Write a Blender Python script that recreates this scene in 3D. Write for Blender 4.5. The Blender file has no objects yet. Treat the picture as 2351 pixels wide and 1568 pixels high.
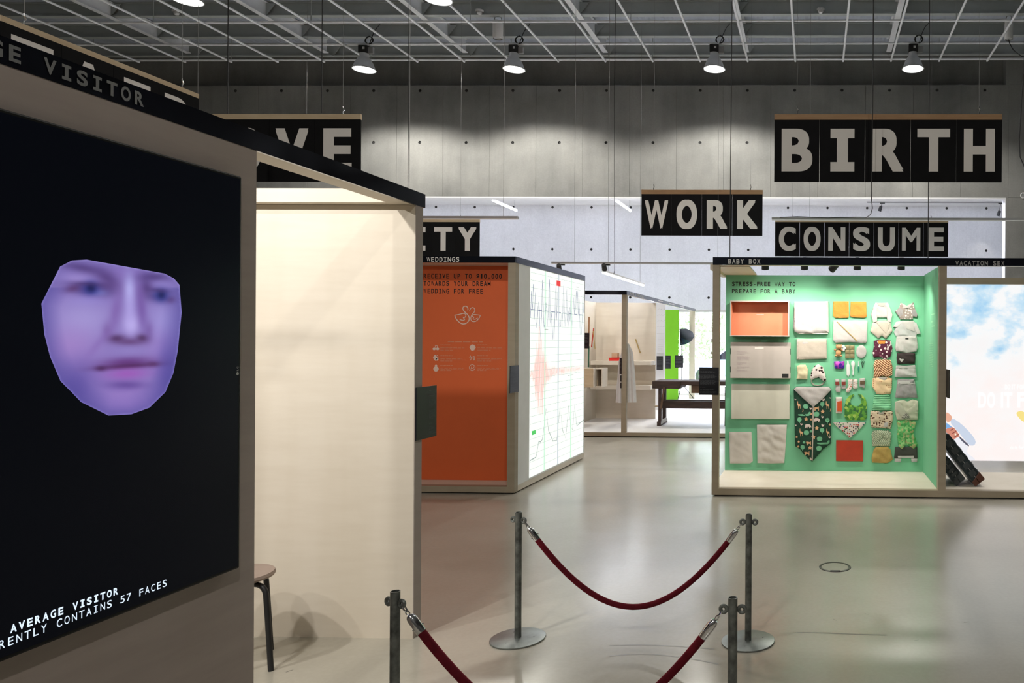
import bpy, math, random
from mathutils import Vector, Matrix, noise
from mathutils.geometry import delaunay_2d_cdt

random.seed(7)
S = bpy.context.scene
COL = S.collection
V = Vector

# ------------------------------------------------------------------ camera
F, CX, CY, H = 1680.0, 1836.28, 781.43, 1.65
_a, _b, _c = [math.radians(v) for v in (0.0097, 1.1338, 0.3389)]
_Rx = Matrix(((1, 0, 0), (0, math.cos(_a), -math.sin(_a)), (0, math.sin(_a), math.cos(_a))))
_Ry = Matrix(((math.cos(_b), 0, math.sin(_b)), (0, 1, 0), (-math.sin(_b), 0, math.cos(_b))))
_Rz = Matrix(((math.cos(_c), -math.sin(_c), 0), (math.sin(_c), math.cos(_c), 0), (0, 0, 1)))
_M = _Rz @ _Rx @ _Ry
_MT = _M.transposed()


def _w(v):
    return V((v[0], v[2], -v[1]))


cam = bpy.data.cameras.new('camera')
cam.sensor_width = 36.0
cam.lens = F / 2351 * 36
cam.shift_x = -(CX - 1175.5) / 2351
cam.shift_y = (CY - 784.0) / 2351
cam.clip_start = 0.05
cam.clip_end = 300
camo = bpy.data.objects.new('camera', cam)
COL.objects.link(camo)
_r, _d, _f = _w(_M[0]), _w(_M[1]), _w(_M[2])
camo.matrix_world = Matrix(((_r.x, -_d.x, -_f.x, 0), (_r.y, -_d.y, -_f.y, 0), (_r.z, -_d.z, -_f.z, H), (0, 0, 0, 1)))
S.camera = camo

S.view_settings.view_transform = 'Standard'
S.view_settings.look = 'None'
S.view_settings.exposure = 0.06
S.view_settings.gamma = 1.0
S.view_settings.use_curve_mapping = False
S.cycles.use_denoising = True
S.cycles.max_bounces = 6
S.cycles.caustics_reflective = False
S.cycles.caustics_refractive = False
S.cycles.sample_clamp_indirect = 6.0

# ------------------------------------------------------------------ sky and sun-less daylight
W = bpy.data.worlds.new('sky')
S.world = W
W.use_nodes = True
bg = W.node_tree.nodes['Background']
bg.inputs[0].default_value = (0.785, 0.81, 1.0, 1)
bg.inputs[1].default_value = 15.0

LAMP_W = 700.0          # watts of one ceiling bell lamp
TUBE_E = 22.0           # emission of the linear lamps in the far room


# ------------------------------------------------------------------ photograph pixel -> place
def at(px, py, Y=None, X=None, Z=None):
    d = _w(_MT @ V(((px - CX) / F, (py - CY) / F, 1)))
    if Y is not None:
        t = Y / d.y
    elif X is not None:
        t = X / d.x
    else:
        t = (Z - H) / d.z
    return V((0, 0, H)) + d * t


# ------------------------------------------------------------------ mesh helpers
WL = {}


def lin(c):
    return tuple(((v / 255) / 12.92 if v / 255 <= 0.04045 else ((v / 255 + 0.055) / 1.055) ** 2.4) for v in c)


class MB:
    def __init__(self):
        self.v, self.f = [], []

    def add(self, vs, fs):
        n = len(self.v)
        self.v += [V(p) for p in vs]
        self.f += [tuple(i + n for i in q) for q in fs]
        return self

    def box(self, x0, x1, y0, y1, z0, z1):
        return self.add([(x0, y0, z0), (x1, y0, z0), (x1, y1, z0), (x0, y1, z0), (x0, y0, z1), (x1, y0, z1), (x1, y1, z1), (x0, y1, z1)],
                        [(0, 3, 2, 1), (4, 5, 6, 7), (0, 1, 5, 4), (1, 2, 6, 5), (2, 3, 7, 6), (3, 0, 4, 7)])

    def bar(self, p, q, w, h=None, up=(0, 0, 1)):
        p, q = V(p), V(q)
        h = w if h is None else h
        d = (q - p).normalized()
        u = V(up)
        if abs(d.dot(u)) > 0.95:
            u = V((0, 1, 0))
        s = d.cross(u).normalized() * w / 2
        t = s.cross(d).normalized() * h / 2
        vs = [e + a + b for e in (p, q) for a, b in ((-s, -t), (s, -t), (s, t), (-s, t))]
        return self.add(vs, [(0, 1, 2, 3), (7, 6, 5, 4), (0, 4, 5, 1), (1, 5, 6, 2), (2, 6, 7, 3), (3, 7, 4, 0)])

    def prism(self, pts, vec):
        n = len(pts)
        vec = V(vec)
        pts = [V(p) for p in pts]
        return self.add(pts + [p + vec for p in pts], [tuple(range(n - 1, -1, -1)), tuple(range(n, 2 * n))] +
                        [(i, (i + 1) % n, n + (i + 1) % n, n + i) for i in range(n)])

    def tube(self, pts, r, n=8, closed=False, rs=None):
        pts = [V(p) for p in pts]
        m = len(pts)
        rings = []
        t = (pts[1] - pts[0]).normalized()
        u = t.orthogonal().normalized()
        for i, p in enumerate(pts):
            if closed:
                t = (pts[(i + 1) % m] - pts[i - 1]).normalized()
            elif i == 0:
                t = (pts[1] - pts[0]).normalized()
            elif i == m - 1:
                t = (pts[-1] - pts[-2]).normalized()
            else:
                t = (pts[i + 1] - pts[i - 1]).normalized()
            u = (u - t * u.dot(t)).normalized()
            b = t.cross(u)
            rr = rs[i] if rs else r
            rings.append([p + (u * math.cos(k * 2 * math.pi / n) + b * math.sin(k * 2 * math.pi / n)) * rr for k in range(n)])
        vs = [q for g in rings for q in g]
        fs = []
        for i in range(m if closed else m - 1):
            j = (i + 1) % m
            for k in range(n):
                l = (k + 1) % n
                fs.append((i * n + k, i * n + l, j * n + l, j * n + k))
        if not closed:
            fs += [tuple(range(n - 1, -1, -1)), tuple((m - 1) * n + k for k in range(n))]
        return self.add(vs, fs)

    def lathe(self, prof, o=(0, 0, 0), n=20, axis=(0, 0, 1)):
        ax = V(axis).normalized()
        u = ax.orthogonal().normalized()
        b = ax.cross(u)
        o = V(o)
        vs = [o + ax * z + (u * math.cos(k * 2 * math.pi / n) + b * math.sin(k * 2 * math.pi / n)) * max(r, 1e-5) for r, z in prof for k in range(n)]
        fs = [(i * n + k, i * n + (k + 1) % n, (i + 1) * n + (k + 1) % n, (i + 1) * n + k) for i in range(len(prof) - 1) for k in range(n)]
        return self.add(vs, fs)

    def build(self, name, mat, parent=None, loc=None, smooth=False, bevel=0.0, tf=None):
        base = WL[parent] if parent is not None else V(loc if loc is not None else (0, 0, 0))
        me = bpy.data.meshes.new(name)
        me.from_pydata([tuple(p - base) for p in self.v], [], self.f)
        me.materials.append(mat)
        if smooth:
            me.polygons.foreach_set('use_smooth', [True] * len(me.polygons))
            me.set_sharp_from_angle(angle=math.radians(40))
        me.update()
        o = bpy.data.objects.new(name, me)
        COL.objects.link(o)
        if parent is not None:
            o.parent = parent
        else:
            o.location = base
        if bevel:
            m = o.modifiers.new('bevel', 'BEVEL')
            m.width = bevel
            m.segments = 2
            m.limit_method = 'ANGLE'
        WL[o] = base
        return o


def thing(name, loc, label, cat, group=None):
    o = bpy.data.objects.new(name, None)
    o.empty_display_size = 0.1
    COL.objects.link(o)
    o.location = loc
    WL[o] = V(loc)
    return tag(o, label, cat, group)


def tag(o, label=None, cat=None, group=None, kind=None):
    if label:
        o['label'] = label
    if cat:
        o['category'] = cat
    if group:
        o['group'] = group
    if kind:
        o['kind'] = kind
    return o


def struct(o):
    o['kind'] = 'structure'
    return o


def children(o):
    return [c for c in bpy.data.objects if c.parent == o]


def copy_tree(o, loc=None, parent=None):
    c = o.copy()
    COL.objects.link(c)
    c.parent = parent
    if loc is not None:
        c.location = loc
    for ch in children(o):
        copy_tree(ch, None, c)
    return c


def box_part(name, mat, parent, x0, x1, y0, y1, z0, z1, bevel=0.0):
    return MB().box(x0, x1, y0, y1, z0, z1).build(name, mat, parent, bevel=bevel)


def chaikin(p, k=1, closed=True):
    for _ in range(k):
        q = []
        n = len(p)
        for i in range(n if closed else n - 1):
            a, b = p[i], p[(i + 1) % n]
            q += [tuple(x * .75 + y * .25 for x, y in zip(a, b)), tuple(x * .25 + y * .75 for x, y in zip(a, b))]
        if not closed:
            q = [p[0]] + q + [p[-1]]
        p = q
    return p


def ribbon(mb, pts, w, o, r, u, closed=False):
    """flat stroke of width w along 2-D points in the plane (o, r, u)"""
    pts = [V(p) for p in pts]
    n = len(pts)
    L, R_ = [], []
    for i, p in enumerate(pts):
        a = pts[i - 1] if (i or closed) else p
        b = pts[(i + 1) % n] if (i < n - 1 or closed) else p
        t = (b - a)
        t = t.normalized() if t.length else V((1, 0))
        s = V((-t.y, t.x)) * (w[i] if isinstance(w, (list, tuple)) else w) / 2
        L.append(p + s)
        R_.append(p - s)
    vs = [o + r * q.x + u * q.y for q in L + R_]
    fs = [(n + i, n + (i + 1) % n, (i + 1) % n, i) for i in range(n if closed else n - 1)]
    mb.add(vs, fs)
    return mb


# ------------------------------------------------------------------ lettering (built-in font, fitted to equal cells)
_gl = {}


def glyph(ch, bold):
    k = (ch, bold)
    if k in _gl:
        return _gl[k]
    cu = bpy.data.curves.new('g', 'FONT')
    cu.body = ch
    cu.resolution_u = 10
    cu.offset = bold
    cu.dimensions = '2D'
    cu.fill_mode = 'FRONT' if 'FRONT' in cu.bl_rna.properties['fill_mode'].enum_items else 'BOTH'
    ob = bpy.data.objects.new('g', cu)
    COL.objects.link(ob)
    dg = bpy.context.evaluated_depsgraph_get()
    dg.update()
    me = bpy.data.meshes.new_from_object(ob.evaluated_get(dg))
    vs = [(v.co.x, v.co.y) for v in me.vertices]
    fs = [tuple(p.vertices) for p in me.polygons]
    bpy.data.objects.remove(ob)
    bpy.data.meshes.remove(me)
    bpy.data.curves.remove(cu)
    x0 = min((v[0] for v in vs), default=0)
    x1 = max((v[0] for v in vs), default=1)
    _gl[k] = (vs, fs, x0, x1)
    return _gl[k]


def capref(bold):
    g = glyph('H', bold)
    ys = [v[1] for v in g[0]]
    return min(ys), max(ys)


def text(mb, s, o, r, u, pitch, cap, wf=0.72, bold=0.022):
    o, r, u = V(o), V(r), V(u)
    y0, y1 = capref(bold)
    k = cap / (y1 - y0)
    for i, ch in enumerate(s):
        if ch == ' ':
            continue
        w = wf * pitch
        cx = i * pitch + pitch * wf / 2
        if ch == 'I':
            st = cap * (0.10 + bold * 4)
            a, b = cx - w * .40, cx + w * .40
            for q in (((a, 0), (b, 0), (b, st * .85), (a, st * .85)), ((a, cap - st * .85), (b, cap - st * .85), (b, cap), (a, cap)),
                      ((cx - st / 2, st * .85), (cx + st / 2, st * .85), (cx + st / 2, cap - st * .85), (cx - st / 2, cap - st * .85))):
                mb.add([o + r * p[0] + u * p[1] for p in q], [(0, 1, 2, 3)])
            continue
        vs, fs, x0, x1 = glyph(ch, bold * .1 if ch in 'MW' and bold < .039 else bold * .75 if ch in 'MW' else bold)
        ww = {'W': 1.12, 'M': 1.06, 'T': 1.04, 'Y': 1.06, 'V': 1.06, 'A': 1.06, 'E': .90, 'F': .90, 'L': .9, '-': .6, ',': .3, '1': .52, '$': .95, 'S': .98}.get(ch, 0.98)
        if ch.islower():
            kx = k * 0.95
            ww = (x1 - x0) * kx / w
        kx = ww * w / (x1 - x0)
        mb.add([o + r * (cx + (p[0] - (x0 + x1) / 2) * kx) + u * ((p[1] - y0) * k) for p in vs], fs)
    return mb


def bold_letter(mb, ch, o, r, u, pitch, cap, nrm, d):
    # heavy weight from shifted copies of one thin outline, each a hair further out
    if ch == 'I':
        return text(mb, ch, o, r, u, pitch, cap, 1.0, .040)
    dx = d * cap * (.55 if ch in 'MW' else 1)
    dy = d * cap * .62
    kk = (cap - 2 * dy) / cap
    for k, (a, b) in enumerate(((-1, -1), (1, -1), (1, 1), (-1, 1), (0, 0))):
        text(mb, ch, V(o) + V(r) * (dx + a * dx) + V(u) * (dy + b * dy) + V(nrm) * (k * .0002), r, u, pitch - 2 * dx, cap * kk, 1.0, .010)
    return mb


def words(s_, o, r, u, pitch, cap, wf, bold, name, mat, parent):
    """one mesh for each word of a line"""
    i = 0
    for w_ in s_.split(' '):
        if w_:
            text(MB_ := MB(), w_, V(o) + V(r) * (i * pitch), r, u, pitch, cap, wf, bold)
            MB_.build(name, mat, parent)
        i += len(w_) + 1


EX, EY, EZ = V((1, 0, 0)), V((0, 1, 0)), V((0, 0, 1))


# ------------------------------------------------------------------ materials (all procedural)
def newmat(name):
    m = bpy.data.materials.new(name)
    m.use_nodes = True
    nt = m.node_tree
    return m, nt, nt.nodes['Principled BSDF'], nt.links


def coord(nt, scale=(1, 1, 1), kind='Object', rot=(0, 0, 0)):
    tc = nt.nodes.new('ShaderNodeTexCoord')
    mp = nt.nodes.new('ShaderNodeMapping')
    mp.inputs['Scale'].default_value = scale
    mp.inputs['Rotation'].default_value = rot
    nt.links.new(tc.outputs[kind], mp.inputs[0])
    return mp.outputs[0]


def nz(nt, vec, scale, detail=4, rough=.55):
    n = nt.nodes.new('ShaderNodeTexNoise')
    n.inputs['Scale'].default_value = scale
    n.inputs['Detail'].default_value = detail
    n.inputs['Roughness'].default_value = rough
    nt.links.new(vec, n.inputs['Vector'])
    return n.outputs[0]


def ramp(nt, fac, stops, const=False):
    r = nt.nodes.new('ShaderNodeValToRGB')
    e = r.color_ramp.elements
    if const:
        r.color_ramp.interpolation = 'CONSTANT'
    while len(e) < len(stops):
        e.new(0.5)
    for i, (p, c) in enumerate(stops):
        e[i].position = p
        e[i].color = (*c, 1)
    nt.links.new(fac, r.inputs[0])
    return r.outputs[0]


def mixc(nt, fac, a, b, mode='MIX'):
    m = nt.nodes.new('ShaderNodeMix')
    m.data_type = 'RGBA'
    m.blend_type = mode
    for sock, v in ((m.inputs[0], fac), (m.inputs[6], a), (m.inputs[7], b)):
        if hasattr(v, 'links') or hasattr(v, 'is_output'):
            nt.links.new(v, sock)
        elif isinstance(v, (int, float)):
            sock.default_value = v
        else:
            sock.default_value = (*v, 1)
    return m.outputs[2]


def bump(nt, p, h, strength=.2, dist=.01):
    b = nt.nodes.new('ShaderNodeBump')
    b.inputs['Strength'].default_value = strength
    b.inputs['Distance'].default_value = dist
    nt.links.new(h, b.inputs['Height'])
    nt.links.new(b.outputs[0], p.inputs['Normal'])


def scalec(c, k):
    return tuple(min(1, v * k) for v in c)


def pm(name, col, rough=.6, metal=0.0, var=.12, scale=6.0, bmp=0.0, bscale=60.0, spec=.5, stretch=(1, 1, 1)):
    m, nt, p, L = newmat(name)
    vec = coord(nt, stretch)
    n = nz(nt, vec, scale)
    L.new(ramp(nt, n, [(.3, scalec(col, 1 - var)), (.7, scalec(col, 1 + var))]), p.inputs['Base Color'])
    p.inputs['Roughness'].default_value = rough
    p.inputs['Metallic'].default_value = metal
    p.inputs['Specular IOR Level'].default_value = spec
    if bmp:
        bump(nt, p, nz(nt, vec, bscale, 3), bmp)
    return m


def em(name, col, strength=1.0, base=(0, 0, 0), rough=.5):
    m, nt, p, L = newmat(name)
    n = nz(nt, coord(nt), 3.0, 2)
    L.new(ramp(nt, n, [(0, scalec(col, .985)), (1, col)]), p.inputs['Emission Color'])
    p.inputs['Base Color'].default_value = (*base, 1)
    p.inputs['Emission Strength'].default_value = strength
    p.inputs['Roughness'].default_value = rough
    return m


def concrete(name, c0, c1, sk=.3):
    m, nt, p, L = newmat(name)
    vec = coord(nt)
    tc = nt.nodes.new('ShaderNodeNewGeometry')
    pos = tc.outputs['Position']
    big = nz(nt, pos, .55, 6, .6)
    mp = nt.nodes.new('ShaderNodeMapping')
    mp.inputs['Scale'].default_value = (2.2, 2.2, .25)
    L.new(pos, mp.inputs[0])
    streak = nz(nt, mp.outputs[0], 1.6, 5, .65)
    fine = nz(nt, pos, 26, 4, .6)
    col = ramp(nt, big, [(.32, c0), (.68, c1)])
    col = mixc(nt, sk, col, ramp(nt, streak, [(.3, (.55, .55, .55)), (.65, (1, 1, 1))]), 'MULTIPLY')
    col = mixc(nt, .30, col, ramp(nt, fine, [(.3, (.65, .65, .65)), (.7, (1, 1, 1))]), 'MULTIPLY')
    L.new(col, p.inputs['Base Color'])
    p.inputs['Roughness'].default_value = .75
    bump(nt, p, fine, .12, .01)
    return m


def ply(name, c0, c1, rough=.55):
    m, nt, p, L = newmat(name)
    g = nt.nodes.new('ShaderNodeNewGeometry').outputs['Position']
    mp = nt.nodes.new('ShaderNodeMapping')
    mp.inputs['Scale'].default_value = (1.2, 1.2, 9)
    L.new(g, mp.inputs[0])
    grain = nz(nt, mp.outputs[0], 2.2, 6, .6)
    mp2 = nt.nodes.new('ShaderNodeMapping')
    mp2.inputs['Scale'].default_value = (2.5, 2.5, .35)
    L.new(g, mp2.inputs[0])
    cloud = nz(nt, mp2.outputs[0], 1.5, 3, .5)
    c = ramp(nt, grain, [(.25, c0), (.8, c1)])
    c = mixc(nt, .5, c, ramp(nt, cloud, [(.35, (.90, .88, .84)), (.6, (1, 1, 1))]), 'MULTIPLY')
    L.new(c, p.inputs['Base Color'])
    p.inputs['Roughness'].default_value = rough
    p.inputs['Specular IOR Level'].default_value = .3
    bump(nt, p, grain, .05, .004)
    return m


def stripes(name, ca, cb, freq, rot=(0, 0, 0), duty=.5, rough=.9):
    m, nt, p, L = newmat(name)
    vec = coord(nt, (1, 1, 1), rot=rot)
    w = nt.nodes.new('ShaderNodeTexWave')
    w.wave_profile = 'SIN'
    w.bands_direction = 'X'
    w.inputs['Scale'].default_value = freq
    w.inputs['Distortion'].default_value = .3
    L.new(vec, w.inputs['Vector'])
    L.new(ramp(nt, w.outputs[1], [(0, ca), (duty, cb)], True), p.inputs['Base Color'])
    p.inputs['Roughness'].default_value = rough
    return m


def spots(name, ground, cols, scale, thr, rand=.6, rough=.9, flat=(1, 1, 1)):
    m, nt, p, L = newmat(name)
    vec = coord(nt, flat)
    v = nt.nodes.new('ShaderNodeTexVoronoi')
    v.inputs['Scale'].default_value = scale
    v.inputs['Randomness'].default_value = rand
    L.new(vec, v.inputs['Vector'])
    sep = nt.nodes.new('ShaderNodeSeparateColor')
    L.new(v.outputs['Color'], sep.inputs[0])
    k = len(cols)
    c = ramp(nt, sep.outputs[0], [(i / k, q) for i, q in enumerate(cols)], True) if k > 1 else None
    f = ramp(nt, v.outputs['Distance'], [(0, (1, 1, 1)), (thr, (0, 0, 0))], True)
    col = mixc(nt, f, ground, c if c is not None else cols[0])
    L.new(col, p.inputs['Base Color'])
    p.inputs['Roughness'].default_value = rough
    return m


def patch(name, cols, scale, rough=.9):
    m, nt, p, L = newmat(name)
    v = nt.nodes.new('ShaderNodeTexVoronoi')
    v.inputs['Scale'].default_value = scale
    L.new(coord(nt), v.inputs['Vector'])
    sep = nt.nodes.new('ShaderNodeSeparateColor')
    L.new(v.outputs['Color'], sep.inputs[0])
    k = len(cols)
    L.new(ramp(nt, sep.outputs[0], [(i / k, q) for i, q in enumerate(cols)], True), p.inputs['Base Color'])
    p.inputs['Roughness'].default_value = rough
    return m


def floor_mat():
    m, nt, p, L = newmat('polished_screed')
    vec = coord(nt)
    big = nz(nt, vec, .6, 5, .6)
    fine = nz(nt, vec, 40, 3, .5)
    c = ramp(nt, big, [(.3, (.385, .36, .30)), (.7, (.45, .425, .36))])
    c = mixc(nt, .2, c, ramp(nt, fine, [(.35, (.8, .8, .8)), (.65, (1, 1, 1))]), 'MULTIPLY')
    L.new(c, p.inputs['Base Color'])
    rr = ramp(nt, big, [(.3, (.20, .20, .20)), (.7, (.27, .27, .27))])
    L.new(rr, p.inputs['Roughness'])
    p.inputs['Specular IOR Level'].default_value = 1.0
    bump(nt, p, nz(nt, vec, 5, 3), .03, .01)
    return m


def deck_mat():
    m, nt, p, L = newmat('corrugated_deck')
    vec = coord(nt)
    w = nt.nodes.new('ShaderNodeTexWave')
    w.bands_direction = 'X'
    w.inputs['Scale'].default_value = 3.2
    L.new(vec, w.inputs['Vector'])
    n = nz(nt, vec, .8, 3)
    L.new(ramp(nt, n, [(.3, (.35, .385, .45)), (.7, (.43, .465, .54))]), p.inputs['Base Color'])
    p.inputs['Roughness'].default_value = .5
    bump(nt, p, w.outputs[1], .22, .03)
    return m


def sky_print():
    m, nt, p, L = newmat('sky_backdrop_print')
    g = nt.nodes.new('ShaderNodeNewGeometry').outputs['Position']
    mp = nt.nodes.new('ShaderNodeMapping')
    mp.inputs['Scale'].default_value = (1.0, 1.0, 1.4)
    mp.inputs['Location'].default_value = (3.1, 0, .35)
    L.new(g, mp.inputs[0])
    n = nz(nt, mp.outputs[0], 2.1, 8, .55)
    sp = nt.nodes.new('ShaderNodeSeparateXYZ')
    L.new(g, sp.inputs[0])
    ad = nt.nodes.new('ShaderNodeMapRange')
    ad.inputs[1].default_value = .9
    ad.inputs[2].default_value = 1.75
    ad.inputs[3].default_value = .34
    ad.inputs[4].default_value = 0
    L.new(sp.outputs[2], ad.inputs[0])
    ma = nt.nodes.new('ShaderNodeMath')
    L.new(n, ma.inputs[0])
    L.new(ad.outputs[0], ma.inputs[1])
    c = ramp(nt, ma.outputs[0], [(.36, lin((150, 202, 238))), (.46, lin((198, 226, 244))), (.56, lin((246, 247, 248))), (.9, lin((250, 240, 238)))])
    L.new(c, p.inputs['Emission Color'])
    p.inputs['Emission Strength'].default_value = .95
    p.inputs['Base Color'].default_value = (.1, .1, .1, 1)
    return m


PLY = ply('birch_plywood', (.68, .61, .515), (.735, .67, .575))
FRAME = ply('dark_frame_timber', (.345, .29, .215), (.40, .34, .255))  # darker and browner than the birch plywood
TAUPE = ply('taupe_board', (.41, .345, .315), (.47, .40, .365))  # darker and greyer than the birch plywood
PLYD = ply('oiled_wood_rail', (.30, .17, .085), (.42, .26, .14))
PLYL = ply('pale_wood_rail', (.50, .38, .25), (.62, .50, .35))
FLOOR = floor_mat()
CONC = concrete('fair_faced_concrete', (.22, .222, .215), (.37, .368, .35))
CONC2 = concrete('pale_concrete', (.76, .76, .78), (.88, .88, .90), .12)
DARKW = pm('dark_grey_wall', (.09, .09, .09), .85)
HOLE_SHADE = pm('tie_hole_shade', (.06, .06, .06), .9)  # dark colour that paints the shade inside the tie holes
WHITEW = pm('white_painted_plaster', (.80, .80, .82), .7, var=.03)
DECK = deck_mat()
STEEL = pm('painted_steel_beam', (.40, .43, .42), .5, var=.08, scale=2)
STEELW = pm('light_painted_steel', (.80, .82, .85), .4, var=.05)
BLACK = pm('black_laminate', (.004, .004, .005), .12, var=.2, spec=1.0)
BLACK.node_tree.nodes['Principled BSDF'].inputs['Specular Tint'].default_value = (.55, .68, 1.0, 1)  # blue put into the reflections, standing in for bluish daylight
BLACKM = pm('matte_black', (.012, .012, .013), .55, var=.2)
SIGNB = pm('black_sign_board', (.005, .005, .006), .75, var=.2, spec=.15)
LETW = pm('warm_white_lettering', (.72, .69, .665), .7, var=.02)
LETG = pm('grey_lettering', (.55, .55, .54), .7, var=.02)
LETB = pm('black_lettering', (.008, .008, .008), .7)
ORANGE = pm('orange_print_panel', lin((218, 98, 46)), .65, var=.05, scale=1.5)
PALEO = pm('pale_print_on_orange', lin((226, 196, 180)), .7, var=.03)
GALV = pm('weathered_galvanised_steel', (.15, .16, .15), .45, .6, var=.5, scale=24, bmp=.08)
GALVP = pm('galvanised_base_plate', (.26, .28, .27), .40, .8, var=.25, scale=9)
CHROME = pm('polished_chrome', (.75, .75, .77), .12, 1.0, var=.03)
VELVET = pm('dark_red_velvet', (.095, .003, .009), .85, var=.25, scale=30, bmp=.2, bscale=220, spec=.2)
VELVET.node_tree.nodes['Principled BSDF'].inputs['Sheen Weight'].default_value = .35
VELVET.node_tree.nodes['Principled BSDF'].inputs['Sheen Tint'].default_value = (.8, .05, .12, 1)
ALU = pm('spun_aluminium', (.62, .63, .64), .35, .45, var=.1)
GREYP = pm('grey_painted_metal', (.30, .30, .30), .45, var=.06)
WHITEP = pm('white_plastic', (.72, .72, .72), .4, var=.03)
GREEN = pm('mint_green_painted_board', lin((116, 190, 150)), .7, var=.04, scale=1.5)
LAMPG = em('lit_lamp_glass', (1, .985, .93), 9.0)


# ================================================================== SETTING
struct(MB().box(-20, 8, -6, 24, -.2, 0).build('floor', FLOOR))
YB, YF = 18.0, 21.6
OX1 = at(2308, 455, YB).x
OX0 = -13.5
OZ = at(1700, 455.2, YB).z
RZ = at(1500, 195.5, YB).z
CZ = 8.85
wb = MB()
wb.box(-20, OX0, YB + .045, YB + .3, 0, RZ)
wb.box(OX0, OX1, YB + .045, YB + .27, OZ + .03, RZ)
wb.box(OX1 + .012, 8, YB + .045, YB + .3, 0, RZ)
wb.box(-20, OX1, YB + .28, YB + .95, RZ, CZ + .2)
wb.box(-20, OX1, YB + .3, YB + .95, RZ - .2, RZ)
wb.box(OX1, 8, YB, YB + .95, RZ, CZ + .2)
wall = struct(wb.build('wall_back', CONC))


def panel_mesh(w, z0, z1, hz, r=.038, gap=.006):
    """one cast panel, its tie holes sunk into it; local x centred"""
    m = MB()
    m.dark = []
    x0, x1 = -w / 2 + gap / 2, w / 2 - gap / 2
    z0 += gap / 2
    z1 -= gap / 2
    hz = sorted(h for h in hz if z0 + .05 < h < z1 - .05)
    cuts = [z0] + [(a + b) / 2 for a, b in zip(hz, hz[1:])] + [z1]
    if not hz:
        cuts = [z0, z1]
    n = 12
    for i, (a, b) in enumerate(zip(cuts, cuts[1:])):
        c4 = [(x0, a), (x1, a), (x1, b), (x0, b)]
        if not hz:
            m.add([(x, 0, z) for x, z in c4], [(0, 1, 2, 3)])
            continue
        ring = [(math.cos(-math.pi * .75 + k * 2 * math.pi / n) * r, hz[i] + math.sin(-math.pi * .75 + k * 2 * math.pi / n) * r) for k in range(n)]
        vs = [(x, 0, z) for x, z in c4] + [(x, 0, z) for x, z in ring] + [(x * .75, .035, hz[i] + (z - hz[i]) * .75) for x, z in ring]
        fs = []
        for s in range(4):
            fs.append((s, (s + 1) % 4) + tuple(4 + (s * 3 + 3 - k) % n for k in range(4)))
        fs += [(4 + (k + 1) % n, 4 + k, 4 + n + k, 4 + n + (k + 1) % n) for k in range(n)]
        fs.append(tuple(4 + n + k for k in range(n)))
        m.dark += range(len(m.f) + 4, len(m.f) + len(fs))
        m.add(vs, fs)
    for a, b in (((x0, z0), (x1, z0)), ((x1, z0), (x1, z1)), ((x1, z1), (x0, z1)), ((x0, z1), (x0, z0))):
        m.add([(a[0], 0, a[1]), (a[0], .045, a[1]), (b[0], .045, b[1]), (b[0], 0, b[1])], [(0, 1, 2, 3)])
    return m


def panels(parent, Y, xs, w, z0f, z1, hz, mat, gap=.005):
    cache = {}
    for x in xs:
        z0 = z0f(x)
        for (a, b) in z0:
            k = (round(a, 3), round(b, 3))
            if k not in cache:
                pmb = panel_mesh(w, a, b, hz, gap=gap)
                o = pmb.build('concrete_panel', mat, parent)
                o.data.materials.append(HOLE_SHADE)
                for fi in pmb.dark:
                    o.data.polygons[fi].material_index = 1
                cache[k] = o.data
            else:
                o = bpy.data.objects.new('concrete_panel', cache[k])
                COL.objects.link(o)
                o.parent = parent
            o.location = (x, Y, 0)


PW = 108.7 / F * YB
hx0 = at(1716, 206, YB).x
HZ = [at(1500, y, YB).z for y in (207.5, 327.5, 448)] + [3.4, 2.05, .75]


def z_front(x):
    if x - PW / 2 > OX1 - .01 or x + PW / 2 < OX0 + .01:
        return [(0, OZ + .03), (OZ + .03, RZ)]
    return [(OZ + .03, RZ)]


panels(wall, YB, [hx0 + PW * k for k in range(-11, 8)], PW, z_front, RZ, HZ, CONC)
# jamb and lintel lining of the wide opening
tr = MB().box(OX0, OX1, YB - .004, YB + .27, OZ, OZ + .03)
struct(tr.build('trim_1', WHITEW))
struct(MB().box(OX1, OX1 + .012, YB - .004, YB + .27, 0, OZ + .03).build('trim_2', WHITEW))
xr = hx0 + PW * 5.5
fill = MB().box(OX1 + .012, xr, YB, YB + .045, 0, OZ + .03)
fill.build('concrete_panel', CONC, wall)

wf = MB()
WX0, WX1, WZ = -6.6, at(1760, 712, YF).x, at(1610, 711, YF).z
wf.box(-20, WX0, YF + .045, YF + .4, 0, 6.2)
wf.box(WX1, 8, YF + .045, YF + .4, 0, 6.2)
wf.box(WX0, WX1, YF + .045, YF + .4, WZ, 6.2)
wallf = struct(wf.build('wall_far', CONC2))
PF = 90.75 / F * YF
fx0 = at(1448, 477, YF).x
HF = [at(1500, y, YF).z for y in (476.5, 573, 683)] + [1.6, .35]
FZ = at(1500, 471, YF).z
panels(wallf, YF, [fx0 + PF * k for k in range(-9, 12)], PF,
       lambda x: [(WZ, FZ)] if WX0 - PF / 2 < x < WX1 + PF / 2 else [(0, WZ), (WZ, FZ)], FZ, HF, CONC2, .002)
RY0, RY1 = 18.45, 20.8  # unseen rooflight added to brighten the far room
struct(MB().box(-20, 8, YB + .3, RY0, FZ, FZ + .15).box(-20, 8, RY1, YF + .4, FZ, FZ + .15).build('ceiling', WHITEW))
rlm = MB()
for k in range(15):
    rlm.box(-20 + k * 2 - .03, -20 + k * 2 + .03, RY0, RY1, FZ + .15, FZ + .22)
rlm.box(-20, 8, RY0 - .05, RY0, FZ + .15, FZ + .25).box(-20, 8, RY1, RY1 + .05, FZ + .15, FZ + .25)
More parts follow.
